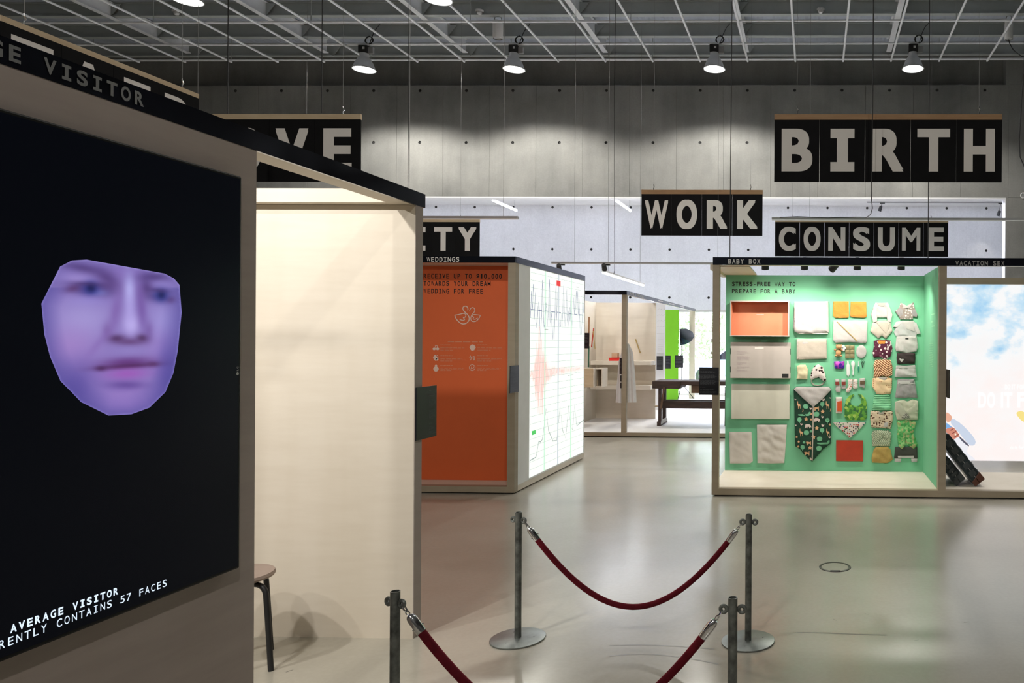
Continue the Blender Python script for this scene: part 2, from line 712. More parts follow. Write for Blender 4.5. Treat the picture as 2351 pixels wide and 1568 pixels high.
rl_added = struct(rlm.build('added_rooflight', WHITEP))
struct(MB().box(-20.2, -20, -6, 24, 0, CZ + .2).build('wall_left', CONC))
struct(MB().box(8, 8.2, -6, 24, 0, CZ + .2).build('wall_right', DARKW))
struct(MB().box(-20, 8, -6.2, -6, 0, CZ + .2).build('wall_rear', DARKW))

# window in the far wall
WIN = MB()
for x in (WX0 + .04, -4.35, -2.35, WX1 - .04):
    WIN.box(x - .04, x + .04, YF + .06, YF + .16, 0, WZ)
WIN.box(WX0, WX1, YF + .06, YF + .16, WZ - .07, WZ)
WIN.box(WX0, WX1, YF + .06, YF + .16, 0, .07)
win = struct(WIN.build('window_1', WHITEP))
gm, nt_, p_, L_ = newmat('window_glass')
tb = nt_.nodes.new('ShaderNodeBsdfTransparent')
tb.inputs[0].default_value = (.95, .97, .97, 1)
gl = nt_.nodes.new('ShaderNodeBsdfGlossy')
gl.inputs['Roughness'].default_value = .02
mx = nt_.nodes.new('ShaderNodeMixShader')
mx.inputs[0].default_value = .06
L_.new(tb.outputs[0], mx.inputs[1])
L_.new(gl.outputs[0], mx.inputs[2])
L_.new(mx.outputs[0], nt_.nodes['Material Output'].inputs[0])
for k in range(14):
    box_part('pane', gm, rl_added, -20 + k * 2 + .03, -18 + k * 2 - .03, RY0, RY1, FZ + .18, FZ + .19)
for a, b in ((WX0 + .08, -4.39), (-4.31, -2.39), (-2.31, WX1 - .08)):
    box_part('pane', gm, win, a, b, YF + .10, YF + .11, .07, WZ - .07)

# roof: deck, purlins across, girders along
deck = struct(MB().box(-20, 8, -6, YB + .9, CZ, CZ + .15).build('ceiling', DECK))
PUR0 = at(1500, 82, 16.55)
zb = PUR0.z
y = at(1500, 128, Z=zb).y
step = 1.10
k = 0
pur = None
while y - k * step > -5.5:
    yy = y - k * step
    m = MB()
    if pur is None:
        m.box(-20, 8, -.012, .012, zb + .02, CZ)
        m.box(-20, 8, -.06, .06, zb, zb + .02)
        m.box(-20, 8, -.06, .06, CZ - .02, CZ)
        pur = m.build('purlin', STEEL, deck)
        pur.location.y = yy
    else:
        o = pur.copy()
        COL.objects.link(o)
        o.location.y = yy
    k += 1
gz = zb - .04
gy = at(1390, 121, Z=gz).y
gx0 = at(1390, 121, Z=gz).x
GS = 326.3 / F * gy
gir = None
for k in range(-5, 4):
    x = gx0 + k * GS
    if not -19.5 < x < 7.5:
        continue
    if gir is None:
        m = MB().box(-.008, .008, -5.8, gy, gz + .016, CZ - .02).box(-.06, .06, -5.8, gy, gz, gz + .016).box(-.06, .06, -5.8, gy, CZ - .036, CZ - .02)
        gir = m.build('girder', STEELW, deck)
        gir.location.x = x
        g = gir
    else:
        g = gir.copy()
        COL.objects.link(g)
        g.location.x = x
# stiffener plates between girder and purlins
    for j in range(6):
        py_ = y - j * step
        q = MB().prism([(0, 0, gz + .016), (0, 0, CZ - .04), (.22, 0, CZ - .04)], (0, .012, 0)).build('gusset_plate', STEEL, deck)
        q.location = (x, py_ - .06, 0)

# pipe grid hung below
GZ0 = at(1500, 136.5, 17.0)
gzp = GZ0.z
ga = thing('pipe_grid', (0, 0, gzp), 'white tubular grid of crossing pipes hung below the steel roof', 'pipe grid')
trY = [at(1500, yy, Z=gzp).y for yy in (136.5, 100.5, 48.5)]
_yn = at(700, 1, Z=at(1180, 160, trY[1]).z).y
trY.append(trY[-1] - (trY[-1] - _yn) / 2)
trY.append(_yn)
while trY[-1] > -3.6:
    trY.append(trY[-1] - 1.05)
tp = None
for yy in trY:
    if tp is None:
        tp = MB().tube([(-20, 0, gzp), (8, 0, gzp)], .026, 8).build('cross_pipe', STEELW, ga, smooth=True)
        o = tp
    else:
        o = tp.copy()
        COL.objects.link(o)
    o.location.y = yy
lx0 = at(1826, 135, Z=gzp).x
LS = 109.6 / F * trY[0]
lp = None
for k in range(-15, 7):
    x = lx0 + k * LS
    if not -19.5 < x < 7.8:
        continue
    if lp is None:
        lp = MB().tube([(0, trY[-1], gzp - .045), (0, trY[0], gzp - .045)], .024, 8).build('long_pipe', STEELW, ga, smooth=True)
        o = lp
    else:
        o = lp.copy()
        COL.objects.link(o)
    o.location.x = x
    if k % 3 == 0:
        for j in range(0, 5, 2):
            MB().bar((x, trY[j], gzp), (x, trY[j], CZ), .012).build('hanger_rod', STEEL, ga)

# ================================================================== CEILING FITTINGS
def make_bell():
    r = .228
    t = thing('bell_lamp', (0, 0, 0), 'x', 'lamp')
    rf = MB().lathe([(r, 0), (r + .012, .004), (r * .94, .06), (r * .80, .15), (r * .55, .25), (r * .42, .29), (r * .42, .36), (.02, .37)], n=28).build('reflector', ALU, t, smooth=True)
    MB().lathe([(r - .006, .02), (r - .03, .012), (.001, .006)], n=28).build('lens', LAMPG, t, smooth=True)
    MB().lathe([(r + .012, .0), (r + .02, .008), (r + .012, .018)], n=28).build('rim', GREYP, rf, smooth=True)
    bb = MB().box(-.10, .10, -.07, .07, .37, .53).build('ballast_box', BLACKM, t, bevel=.008)
    MB().box(.0, .05, -.073, -.069, .44, .49).build('rating_label', WHITEP, bb)
    MB().box(.10, .21, -.03, .03, .36, .50).build('side_bracket', GREYP, t, bevel=.006)
    MB().bar((0, 0, .53), (0, 0, gzp - bz + .03), .03).build('hook', GREYP, t)
    pts = []
    for i in range(44):
        a = i * .55
        pts.append((.12 + math.cos(a) * (.085 + .012 * math.sin(i * .9)), -.02 + .01 * math.sin(i * 1.7), .65 + math.sin(a) * (.085 + .01 * math.cos(i * 1.3))))
    pts += [(.20, 0, .80), (.26, .02, .93), (.34, .02, 1.02)]
    MB().tube(pts, .008, 5).build('coiled_cable', BLACKM, t)
    ld = bpy.data.lights.new('bell_light', 'SPOT')
    ld.energy = LAMP_W
    ld.spot_size = math.radians(150)
    ld.spot_blend = .35
    ld.color = (1, .96, .88)
    ld.shadow_soft_size = .15
    lo = bpy.data.objects.new('bell_light', ld)
    COL.objects.link(lo)
    lo.parent = t
    lo.location = (0, 0, -.02)
    return t


YR = trY[1]
bz = at(1180, 160, YR).z
bell = make_bell()
bells = []
for px in (836, 1180, 1640, 2096):
    bells.append(at(px, 160, YR))
yn = _yn
yn = min(trY, key=lambda v: abs(v - yn))
for px in (430, 1005):
    bells.append(at(px, 1, yn))
bx = bells[-1].x
for yy, ks_ in ((8.6, (0, 1, 2)), (-2.6, (0, 1, 2))):  # unseen lamps added to light the floor and the front faces
    yy = min(trY, key=lambda v: abs(v - yy))
    bells += [V((bx + 4.38 * k, yy, bz)) for k in ks_]
HALL = bpy.data.lights['bell_light'].copy()
HALL.energy = LAMP_W * .42
HALL.spot_size = math.radians(140)
HALL.spot_blend = .5
REAR_FILL = bpy.data.lights['bell_light'].copy()
REAR_FILL.energy = LAMP_W * 1.05
REAR_FILL.spot_size = math.radians(166)
REAR_FILL.spot_blend = .2
for i, p in enumerate(bells):
    p.z = bz
    o = bell if i == 0 else copy_tree(bell)
    o.location = p
    if i < 4:
        tag(o, 'lit aluminium bell lamp before the concrete wall, ' + ('past the end of the LOVE sign', 'beside the white loudspeaker', 'above the WORK sign', 'above the BIRTH sign')[i], 'lamp', 'bell lamps in the row along the concrete wall')
    else:
        tag(o, 'lit aluminium bell lamp out over the open hall, away from the concrete wall, in a set mostly added out of view', 'lamp', 'bell lamps over the open hall')
    if i >= 4:
        for c in o.children:
            if c.type == 'LIGHT':
                c.data = HALL if p.y > 0 else REAR_FILL

DET = pm('white_detector_plastic', (.62, .62, .62), .4)
for px, py in ((405, 34), (1101, 33), (1884, 30)):
    p = at(px, py, Z=zb - .02)
    t = thing('smoke_detector', p, 'small round white smoke detector under a roof purlin', 'detector', 'smoke detectors on the roof steel')
    MB().lathe([(.0, 0), (.035, .0), (.05, .02), (.05, .05)], p, 16).build('sensor', DET, t, smooth=True)
    MB().lathe([(.075, .05), (.08, .06), (.08, .09), (0, .09)], p, 16).build('base', DET, t, smooth=True)
for px, py, wd, lab in ((1143, 72, 23, 'white cylindrical loudspeaker hanging from a pipe between two bell lamps'), (2316, 74, 19, 'white cylindrical loudspeaker hanging above the BIRTH sign with a loose black lead')):
    p = at(px, py + 17, 15.6)
    r = wd / 2 / F * 15.6
    hh = 40 / F * 15.6
    t = thing('hanging_speaker', p, lab, 'speaker')
    b = MB().lathe([(r * .9, 0), (r, .015), (r, hh), (r * .7, hh + .01), (0, hh + .01)], p, 20).build('body', WHITEP, t, smooth=True)
    MB().lathe([(r * .72, .012), (.001, .006)], p, 20).build('grille', GREYP, b)
    MB().tube([p + V((-r, 0, hh * .9)), p + V((-r * .5, 0, hh + .12)), p + V((0, 0, hh + .16)), p + V((r * .5, 0, hh + .12)), p + V((r, 0, hh * .9))], .008, 5).build('bracket', GREYP, t)
    if px > 2000:
        MB().tube([p, p + V((.02, 0, -.08)), p + V((.10, 0, -.22)), p + V((.28, 0, -.36)), p + V((.45, 0, -.40))], .01, 5).build('lead', BLACKM, t)


def cable(name, pts, r, label, group=None, mat=None):
    o = MB().tube(pts, r, 6).build(name, mat or BLACKM, loc=pts[0], smooth=True)
    return tag(o, label, 'cable', group)


def hang(px, y0, y1, Y, bend=0):
    a = at(px, y0, Y)
    b = at(px, y1, Y)
    b.x = a.x
    return [V((a.x, Y, CZ - .02)), V((a.x + bend, Y, (CZ + b.z) / 2)), b]


# ================================================================== HANGING SIGNS
def sign(word, frame, Y, label, plane='Y', hid=None):
    """frame: px left, right, tile top, tile bottom, rail top"""
    l, rgt, ty, by, wy = frame
    n = len(word)
    if plane == 'Y':
        A, B = at(l, by, Y), at(rgt, ty, Y)
        z0, z1, zt = A.z, B.z, at(rgt, wy, Y).z
        r, u, o = EX, EZ, V((A.x, Y, z0))
        Wd = B.x - A.x
        nrm = V((0, -1, 0))
    else:
        o, Wd, z0, z1, zt = frame_x
        r, u = EY, EZ
        nrm = V((1, 0, 0))
        o = V(o)
    t = thing('letter_sign', o, label, 'sign')
    p = Wd / n
    th = .02
    hh = z1 - z0
    for i, ch in enumerate(word):
        a = o + r * (i * p + .002)
        m = MB().prism([a, a + r * (p - .004), a + r * (p - .004) + u * hh, a + u * hh], nrm * -th)
        tile = m.build('letter_tile', SIGNB, t)
        cap = hh * .69
        pit = cap * .735
        tm = MB()
        if ch == 'I':
            pit = cap * .70
        bold_letter(tm, ch, a + r * ((p - pit) / 2) + u * (hh * .165 if plane == 'Y' else hh - .07 - cap) + nrm * .002, r, u, pit, cap, nrm, .042)
        tm.build('letter', LETW, tile)
    c = o + u * hh
    rail = MB().prism([c, c + r * Wd, c + r * Wd + u * (zt - z1), c + u * (zt - z1)], nrm * -.03)
    rail.build('top_rail', PLYD if Y and Y < 13 and word not in ('LOVE', 'IDENTITY') else PLYL, t)
    for f in (.10, .90):
        q = c + r * (Wd * f) + u * (zt - z1) - nrm * .015
        MB().bar(q, V((q.x, q.y, CZ)), .0024).build('wire', GREYP, t)
        MB().tube([q, q + EZ * .03, q + EZ * .05 + r * .012, q + EZ * .07, q + EZ * .09], .006, 5).build('hook', CHROME, t)
    return t


sign('BIRTH', (1777, 2301, 275, 417, 262), 8.1, 'large black BIRTH sign with grey letters and brown wooden top rail')
sign('LOVE', (409, 827.5, 274, 416.5, 261.5), 8.1, 'black LOVE sign with pale wooden top rail hanging behind the booth with the screen')
sign('WORK', (1472, 1751, 446, 540.5, 436), 12.0, 'black WORK sign with pale letters and brown wooden top rail')
sign('CONSUME', (1779, 2177.5, 511, 588, 504), 14.6, 'black CONSUME sign with seven letter tiles hanging behind the long lamp rail')
sign('IDENTITY', (657, 1101, 510, 587.5, 503), 14.8, 'black sign ending in ITY above the orange WEDDINGS booth')
XS = -6.18
fa = at(2, 34, X=XS)
fb = at(457, 222, X=XS)
zt_ = fa.z
frame_x = ((XS, fa.y, zt_ - .72), fb.y - fa.y, zt_ - .72, zt_ - .045, zt_)
sign('FAIR', (0, 0, 0, 0, 0), None, 'big black sign seen end on over the top of the booth with the screen', plane='X')

# ================================================================== BOOTH WITH THE SCREEN (left)
XL, YP = -2.19, 3.972
TOPL, FBL = 2.456, 2.38
lb = thing('screen_booth', (XL, 3.0, 0), 'plywood booth with a portrait screen on its side and a black lettered top band', 'booth')
YW = at(586, 900, X=XL).y
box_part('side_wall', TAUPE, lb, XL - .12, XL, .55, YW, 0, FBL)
box_part('back_panel', PLY, lb, -4.6, XL - .003, YP, YP + .075, 0, FBL)
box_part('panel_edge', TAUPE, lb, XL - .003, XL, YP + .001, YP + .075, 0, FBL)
box_part('back_header', PLY, lb, -4.6, XL - .012, YP - .07, YP + .075, FBL + .001, TOPL)
box_part('side_header', PLY, lb, XL - .125, XL - .012, .55, YP - .071, FBL + .001, TOPL)
fas = box_part('top_band', BLACK, lb, XL - .012, XL + .002, .55, YP + .095, FBL, TOPL)
box_part('far_wall', PLY, lb, -4.72, -4.6, .55, YP + .075, 0, FBL)
vis0 = at(98, 170, X=XL).y
vis1 = at(328, 230, X=XL).y
pit = (vis1 - vis0) / 6.72
words('THE AVERAGE VISITOR', (XL + .004, vis0 - 12 * pit, FBL + .016), EY, EZ, pit, .0445, .72, .034, 'title_word', pm('dim_grey_lettering', (.23, .235, .24), .7), fas)

# screen
XT = XL + .045
sy1 = at(556, 405, X=XT).y
z1 = at(557, 406, X=XT).z
z0 = at(545, 1306, X=XT).z
sy0 = sy1 - (z1 - z0) * .578
tv = thing('display_screen', (XL, (sy0 + sy1) / 2, z0), 'tall portrait display screen showing a violet average face on black', 'screen')
BEZ = pm('dark_bezel', (.008, .008, .008), .45, spec=.2)
fr = MB().box(XL, XT, sy0, sy1, z0, z1).build('housing', BEZ, tv, bevel=.006)
e = .012
MB().prism([(XT - .002, sy0 + e, z0 + e), (XT - .002, sy1 - e, z0 + e), (XT - .002, sy1 - e, z1 - e), (XT - .002, sy0 + e, z1 - e)], (.003, 0, 0)).build(
    'glass', em('black_lit_panel', (.35, .5, 1.0), .003, (.002, .002, .0025), .25), tv)
bpy.data.materials['black_lit_panel'].node_tree.nodes['Principled BSDF'].inputs['Specular IOR Level'].default_value = .12
XG = XT + .002
CAPM = em('lit_caption', (.72, .84, 1), 1.1)
ya = at(271, 1370, X=XG).y
za = at(258, 1369, X=XG).z
yb = at(383, 1347, X=XG).y
zb_ = at(376, 1348, X=XG).z
pb = (ya - at(167, 1400, X=XG).y) / 6.72
words('THE AVERAGE VISITOR', (XG, ya - 18.72 * pb, za), EY, EZ, pb, .0225, .74, .036, 'caption_word', CAPM, tv)
pc = (yb - at(319.5, 1365, X=XG).y) / 4.72
words('CURRENTLY CONTAINS 57 FACES', (XG, yb - 26.72 * pc, zb_), EY, EZ, pc, .0225, .70, .004, 'caption_word', CAPM, tv)
m = MB()
lg = at(545.5, 858, X=XT + .0015)
m.lathe([(.0058, 0), (.0001, .0002)], lg, 14, (1, 0, 0))
text(m, 'LG', lg + V((0, .004, .010)), EZ, -EY, .009, .008, .8, .01)
m.build('maker_mark', LETG, tv)

# the face on the screen: a flat lit picture
FO = [(165, 598), (199, 596), (378, 628), (399, 639), (412, 654), (417, 717), (408, 806), (398, 857), (380, 900), (343, 936), (302, 951), (249, 954),
      (186, 923), (164, 900), (139, 875), (115, 819), (102, 768), (95, 697), (138, 612)]


def seg_d(p, a, b):
    ax, ay = a
    bx_, by_ = b
    dx, dy = bx_ - ax, by_ - ay
    t = max(0, min(1, ((p[0] - ax) * dx + (p[1] - ay) * dy) / (dx * dx + dy * dy + 1e-9)))
    return math.hypot(p[0] - ax - dx * t, p[1] - ay - dy * t)


def face_col(x, y):
    c = V((134, 116, 184))

    def bl(cx, cy, sx, sy, col, a, rot=0):
        nonlocal c
        dx, dy = x - cx, y - cy
        if rot:
            dx, dy = dx * math.cos(rot) + dy * math.sin(rot), -dx * math.sin(rot) + dy * math.cos(rot)
        k = a * math.exp(-(dx / sx) ** 2 - (dy / sy) ** 2)
        c = c * (1 - k) + V(col) * k
    d = min(seg_d((x, y), FO[i], FO[(i + 1) % len(FO)]) for i in range(len(FO)))
    bl(190, 735, 75, 45, (160, 148, 208), .85)
    bl(165, 800, 60, 50, (164, 132, 198), .8)
    bl(375, 745, 36, 50, (158, 150, 214), .75)
    bl(370, 800, 36, 45, (158, 130, 200), .65)
    bl(290, 905, 85, 40, (140, 112, 186), .7)
    bl(285, 930, 60, 20, (170, 135, 208), .5)
    bl(180, 880, 45, 60, (98, 82, 160), .85)
    bl(385, 850, 28, 70, (92, 78, 160), .75)
    bl(290, 625, 60, 22, (150, 122, 196), .6)
    # brows and sockets
    bl(190, 615, 55, 11, (84, 62, 122), .9, .18)
    bl(245, 640, 30, 16, (80, 56, 118), .9, .5)
    bl(240, 662, 32, 22, (86, 62, 126), .9)
    bl(352, 636, 38, 11, (84, 62, 122), .9, -.02)
    bl(336, 658, 16, 26, (84, 60, 124), .9)
    bl(180, 640, 45, 10, (158, 140, 206), .7, .1)
    bl(375, 652, 28, 7, (150, 135, 205), .5, .1)
    # eyes
    bl(200, 664, 48, 15, (80, 60, 124), .85, .08)
    bl(168, 662, 20, 8, (78, 42, 92), .6, -.2)
    bl(228, 672, 20, 8, (128, 140, 212), .5)
    bl(362, 680, 30, 13, (80, 60, 124), .8, .1)
    bl(392, 688, 12, 8, (88, 50, 100), .6)
    bl(208, 662, 19, 16, (48, 56, 140), .95)
    bl(209, 661, 11, 10, (20, 22, 78), .9)
    bl(370, 678, 17, 15, (48, 60, 142), .95)
    bl(371, 677, 9, 9, (22, 24, 80), .85)
    bl(200, 652, 36, 5, (62, 40, 95), .6, .05)
    bl(366, 667, 26, 5, (62, 40, 95), .6, .1)
    bl(210, 690, 50, 12, (148, 135, 208), .5)
    # nose
    bl(297, 665, 13, 40, (176, 172, 232), .9)
    bl(301, 745, 18, 24, (186, 172, 232), .95)
    bl(298, 715, 12, 40, (172, 158, 224), .7)
    bl(266, 715, 13, 48, (122, 92, 165), .75, .18)
    bl(325, 705, 11, 55, (112, 82, 158), .8, -.1)
    bl(268, 777, 20, 9, (74, 44, 92), .9)
    bl(327, 776, 15, 9, (74, 44, 92), .9)
    bl(297, 785, 34, 9, (92, 58, 112), .8)
    bl(246, 760, 12, 20, (112, 80, 150), .6)
    bl(342, 760, 10, 22, (108, 78, 150), .6)
    bl(225, 790, 9, 40, (128, 98, 172), .5, .7)
    bl(300, 808, 30, 12, (142, 125, 192), .6)
    # mouth
    bl(292, 832, 60, 12, (96, 52, 122), .95, -.06)
    bl(292, 841, 66, 6, (62, 22, 72), .95, -.07)
    bl(232, 846, 13, 6, (60, 24, 72), .8)
    bl(352, 836, 13, 6, (72, 30, 82), .6)
    bl(292, 858, 50, 14, (150, 88, 178), .95, -.05)
    bl(290, 884, 46, 10, (92, 66, 144), .8)
    k = max(0, 1 - d / 46) * (1 if y > 660 else .4)
    c = c * (1 - .5 * k) + V((58, 54, 136)) * .5 * k
    k = max(0, 1 - d / 3.5) * .3
    c = c * (1 - k) + V((176, 170, 240)) * k
    return c


def pip(p, poly):
    s = False
    n = len(poly)
    for i in range(n):
        a, b = poly[i], poly[i - 1]
        if (a[1] > p[1]) != (b[1] > p[1]) and p[0] < (b[0] - a[0]) * (p[1] - a[1]) / (b[1] - a[1]) + a[0]:
            s = not s
    return s


def resample(poly, step, closed=True):
    out = []
    n = len(poly)
    for i in range(n if closed else n - 1):
        a, b = V(poly[i]), V(poly[(i + 1) % n])
        k = max(1, int((b - a).length / step))
        out += [tuple(a.lerp(b, j / k)) for j in range(k)]
    return out


def fill2d(poly, step, jitter=0.0):
    bd = resample(poly, step)
    xs = [p[0] for p in poly]
    ys = [p[1] for p in poly]
    pts = [V(p) for p in bd]
    nb = len(pts)
    yv = min(ys) + step * .5
    row = 0
    while yv < max(ys):
        xv = min(xs) + step * (.25 if row % 2 else .75)
        while xv < max(xs):
            if pip((xv, yv), poly) and min(seg_d((xv, yv), bd[i], bd[(i + 1) % nb]) for i in range(nb)) > step * .45:
                pts.append(V((xv, yv)))
            xv += step
        yv += step * .87
        row += 1
    r = delaunay_2d_cdt(pts, [(i, (i + 1) % nb) for i in range(nb)], [], 1, 1e-7)
    return r[0], r[2], nb


vs, fs, nb = fill2d(FO, 4.6)
me_v = [at(p.x, p.y, X=XG) for p in vs]
m = MB()
m.add(me_v, [tuple(q) for q in fs])
fm, nt_, p_, L_ = newmat('lit_face_picture')
at_ = nt_.nodes.new('ShaderNodeVertexColor')
at_.layer_name = 'picture'
L_.new(at_.outputs[0], p_.inputs['Emission Color'])
p_.inputs['Emission Strength'].default_value = 1.0
p_.inputs['Base Color'].default_value = (.01, .01, .01, 1)
fo = m.build('face_picture', fm, tv)
ca = fo.data.color_attributes.new('picture', 'FLOAT_COLOR', 'POINT')
for i, p in enumerate(vs):
    ca.data[i].color = (*lin(face_col(p.x, p.y)), 1)

# plaque on the booth's rear post, in the plane of the aisle
PLQ = pm('blue_black_plaque', (.004, .005, .009), .35, spec=.4)
PLT = pm('plaque_small_print', (.085, .09, .10), .7)


def small_print(mb, o, r, u, w, h, rows, seed=1, gaps=()):
    rnd = random.Random(seed)
    for i in range(rows):
        if i in gaps:
            continue
        y_ = h - (i + .75) * h / rows
        x_ = 0
        end = w * (rnd.uniform(.75, 1) if (i + 1) not in gaps else rnd.uniform(.3, .6))
        while x_ < end:
            l = min(rnd.uniform(.06, .2) * w, end - x_)
            mb.add([o + r * x_ + u * y_, o + r * (x_ + l) + u * y_, o + r * (x_ + l) + u * (y_ + h / rows * .42), o + r * x_ + u * (y_ + h / rows * .42)], [(0, 1, 2, 3)])
            x_ += l + w * .03
    return mb


def plaque(o, r, nrm, w, h, label, px0=.5, seed=1, col=None):
    o, r, nrm = V(o), V(r), V(nrm)
    t = thing('info_plaque', o, label, 'plaque')
    b = MB().prism([o, o + r * w, o + r * w + EZ * h, o + EZ * h], nrm * .006).build('board', PLQ, t)
    m = MB()
    q = o + r * (w * px0) + nrm * .0075
    small_print(m, q + EZ * h * .80, r, EZ, w * (.9 - px0), h * .13, 4, seed, (1,))
    small_print(m, q + EZ * h * .06, r, EZ, w * (.95 - px0), h * .68, 30, seed + 1, (7, 8, 17, 18, 19, 21, 22, 26))
    m.build('small_print', col or PLT, b)['kind'] = 'stuff'
    return t


pa = at(954, 1012, X=XL + .004)
pb_ = at(1000, 1002, X=XL + .004)
zt_p = at(954, 890, X=XL + .004).z
plaque((XL + .003, pa.y, pa.z), EY, EX, pb_.y - pa.y, zt_p - pa.z, 'dark plaque with a column of small print on the rear post of the screen booth', .60, 3)

# stool in the booth
sp = at(622, 1540, Z=0)
sc = V((sp.x - .21, sp.y + .03, 0))
st = thing('stool', sc, 'low stool with pinkish seat and bent black tube legs inside the screen booth', 'stool')
MB().lathe([(0, .43), (.13, .432), (.165, .445), (.17, .455), (.165, .468), (.13, .476), (0, .478)], sc, 28).build('seat', pm('pinkish_seat', (.34, .26, .22), .6), st, smooth=True)
for k in range(4):
    a = -.14 + k * math.pi / 2
    d = V((math.cos(a), math.sin(a), 0))
    pts = [sc + d * .03 + EZ * .422, sc + d * .13 + EZ * .422, sc + d * .158 + EZ * .415, sc + d * .176 + EZ * .395, sc + d * .183 + EZ * .37, sc + d * .212]
    MB().tube(chaikin([tuple(p) for p in pts], 1, False), .0125, 10).build('leg', BLACKM, st, smooth=True)

# the lamp inside that booth (it hangs outside the view)
def track_spot(pos, aim, watts, label, ang=70, blend=.6, col=(1, .93, .82), size=1.0, rod=None, group=None, name='track_spotlight', soft=.04):
    pos, aim = V(pos), V(aim)
    d = (aim - pos).normalized()
    t = thing(name, pos, label, 'spotlight', group)
    q = pos - d * .12 * size
    MB().lathe([(0, 0), (.030 * size, 0), (.036 * size, .01), (.042 * size, .13 * size), (.036 * size, .13 * size), (.034 * size, .10 * size)], q, 18, d).build('can', BLACKM, t, smooth=True)
    MB().lathe([(.034 * size, .105 * size), (.001, .106 * size)], q, 18, d).build('lens', em('spot_lens', (1, .95, .85), 3.0), t)
    if rod is not None:
        rod = V(rod)
        MB().bar(q + d * .05 * size, rod, .012).build('stem', BLACKM, t)
        MB().box(rod.x - .06 * size, rod.x + .06 * size, rod.y - .018, rod.y + .018, rod.z - .03, rod.z).build('track_adapter', BLACKM, t)
    ld = bpy.data.lights.new('spot_light', 'SPOT')
    ld.energy = watts
    ld.spot_size = math.radians(ang)
    ld.spot_blend = blend
    ld.color = col
    ld.shadow_soft_size = soft
    lo = bpy.data.objects.new('spot_light', ld)
    COL.objects.link(lo)
    lo.parent = t
    lo.location = d * .012
    lo.rotation_euler = d.to_track_quat('-Z', 'Y').to_euler()
    return t


rl = MB().box(-4.4, -2.5, 1.98, 2.02, 3.30, 3.33).build('lamp_rail', GREYP, loc=(-3.4, 2, 3.3))
tag(rl, 'grey lamp rail hung over the inside of the screen booth', 'rail')
for i, x in enumerate((-4.0, -2.9)):
    track_spot((x, 2.0, 3.18), (-3.3 + i * .3, 4.0, 1.45), 160, 'black spotlight on the rail over the screen booth', 95, .8, rod=(x, 2.0, 3.30), group='spotlights over the screen booth', col=(1, .965, .91))

# ================================================================== WEDDINGS BOOTH
XW, YW0, YW1, TW = -3.172, 7.70, 10.05, 2.522
BT = at(1100, 1117, YW0).z
FBW = at(1100, 603, YW0).z
wd = thing('weddings_booth', (XW, YW0, 0), 'plywood WEDDINGS booth with orange panel and a lit chart on its side', 'booth')
x0 = -6.0
PT = at(1165, 900, YW0).x
box_part('plinth', BLACKM, wd, x0 + .03, XW - .03, YW0 + .03, YW1 - .03, 0, .014)
YO = at(1100, 1102.5, Z=BT).y
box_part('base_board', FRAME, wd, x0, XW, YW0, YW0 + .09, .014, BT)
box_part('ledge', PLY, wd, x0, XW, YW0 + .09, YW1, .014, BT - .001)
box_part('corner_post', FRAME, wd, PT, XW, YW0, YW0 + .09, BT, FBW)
box_part('top_header', PLY, wd, x0, XW - .012, YW0 + .012, YO + .04, FBW + .001, TW - .004)
bf = box_part('top_band', BLACK, wd, x0, XW, YW0 - .002, YW0 + .012, FBW, TW)
bs = box_part('side_band', BLACK, wd, XW - .012, XW + .002, YW0 + .012, YW1, FBW, TW)
box_part('orange_panel', ORANGE, wd, x0, XW - .02, YO, YO + .02, BT, FBW)
box_part('side_wall', pm('white_side_panel', (.80, .80, .79), .6, var=.03), wd, XW - .06, XW, YW0 + .09, YW1, BT, FBW)
m = MB()
a = at(980, 600.5, YW0 - .004)
b = at(1054, 600.5, YW0 - .004)
pw = (b.x - a.x) / 7.75
text(m, 'WEDDINGS', a, EX, EZ, pw, 10.8 / F * YW0, .80, .026)
m.build('lettering', LETW, bf)
for s, yy, x_ in (('RECEIVE UP TO $10,000', 639, 972.5), ('TOWARDS YOUR DREAM', 656, 972.5), ('WEDDING FOR FREE', 673.5, 972.5)):
    a = at(x_, yy, YO - .002)
    words(s, a, EX, EZ, 8.82 / F * YO, 11.0 / F * YO, .76, .026, 'slogan_word', LETB, wd)
# two-swan emblem
OS = at(1073, 727, YO - .003)
ks = YO / F


def P2(lst):
    return [((x - 1073) * ks, (727 - y) * ks) for x, y in lst]


def c2(lst, k=3):
    return chaikin(lst, k, False)


m = MB()
cr = lambda q: [(940 + x / 5.6, 680 + y_ / 5.6) for x, y_ in q]
sw1 = cr([(580, 245), (640, 235), (705, 215), (730, 245), (712, 275), (685, 270), (715, 300), (690, 315), (645, 300)])
body1 = cr([(580, 245), (600, 300), (660, 355), (710, 360), (755, 335), (775, 285), (750, 235), (700, 195), (680, 150), (705, 125), (740, 130), (755, 165), (745, 180)])
body2 = cr([(915, 245), (895, 290), (850, 330), (800, 325), (785, 285), (800, 240), (840, 200), (842, 160), (815, 140), (785, 155), (772, 185)])
wing2 = cr([(915, 245), (870, 238), (825, 232), (808, 262), (835, 268), (815, 290), (845, 300), (880, 278)])
for q, w in ((sw1, 2.0), (body1, 2.2), (body2, 1.8), (wing2, 1.7)):
    ribbon(m, c2(P2(q)), w * ks, OS, EX, EZ)
m.build('swan_emblem', PALEO, wd)
m = MB()
small_print(m, at(1028, 786.5, YO - .002), EX, EZ, 90 * ks, 4.2 * ks, 1, 5)
for cx in (1011, 1096):
    for ry in (790, 815, 837):
        small_print(m, at(cx, ry + 3, YO - .002), EX, EZ, 30 * ks, 3 * ks, 1, int(cx + ry))
        small_print(m, at(cx, ry + 15, YO - .002), EX, EZ, 62 * ks, 8 * ks, 3, int(cx * 2 + ry), (3,))
m.build('small_print', pm('faint_print_on_orange', lin((214, 140, 108)), .7), wd)['kind'] = 'stuff'


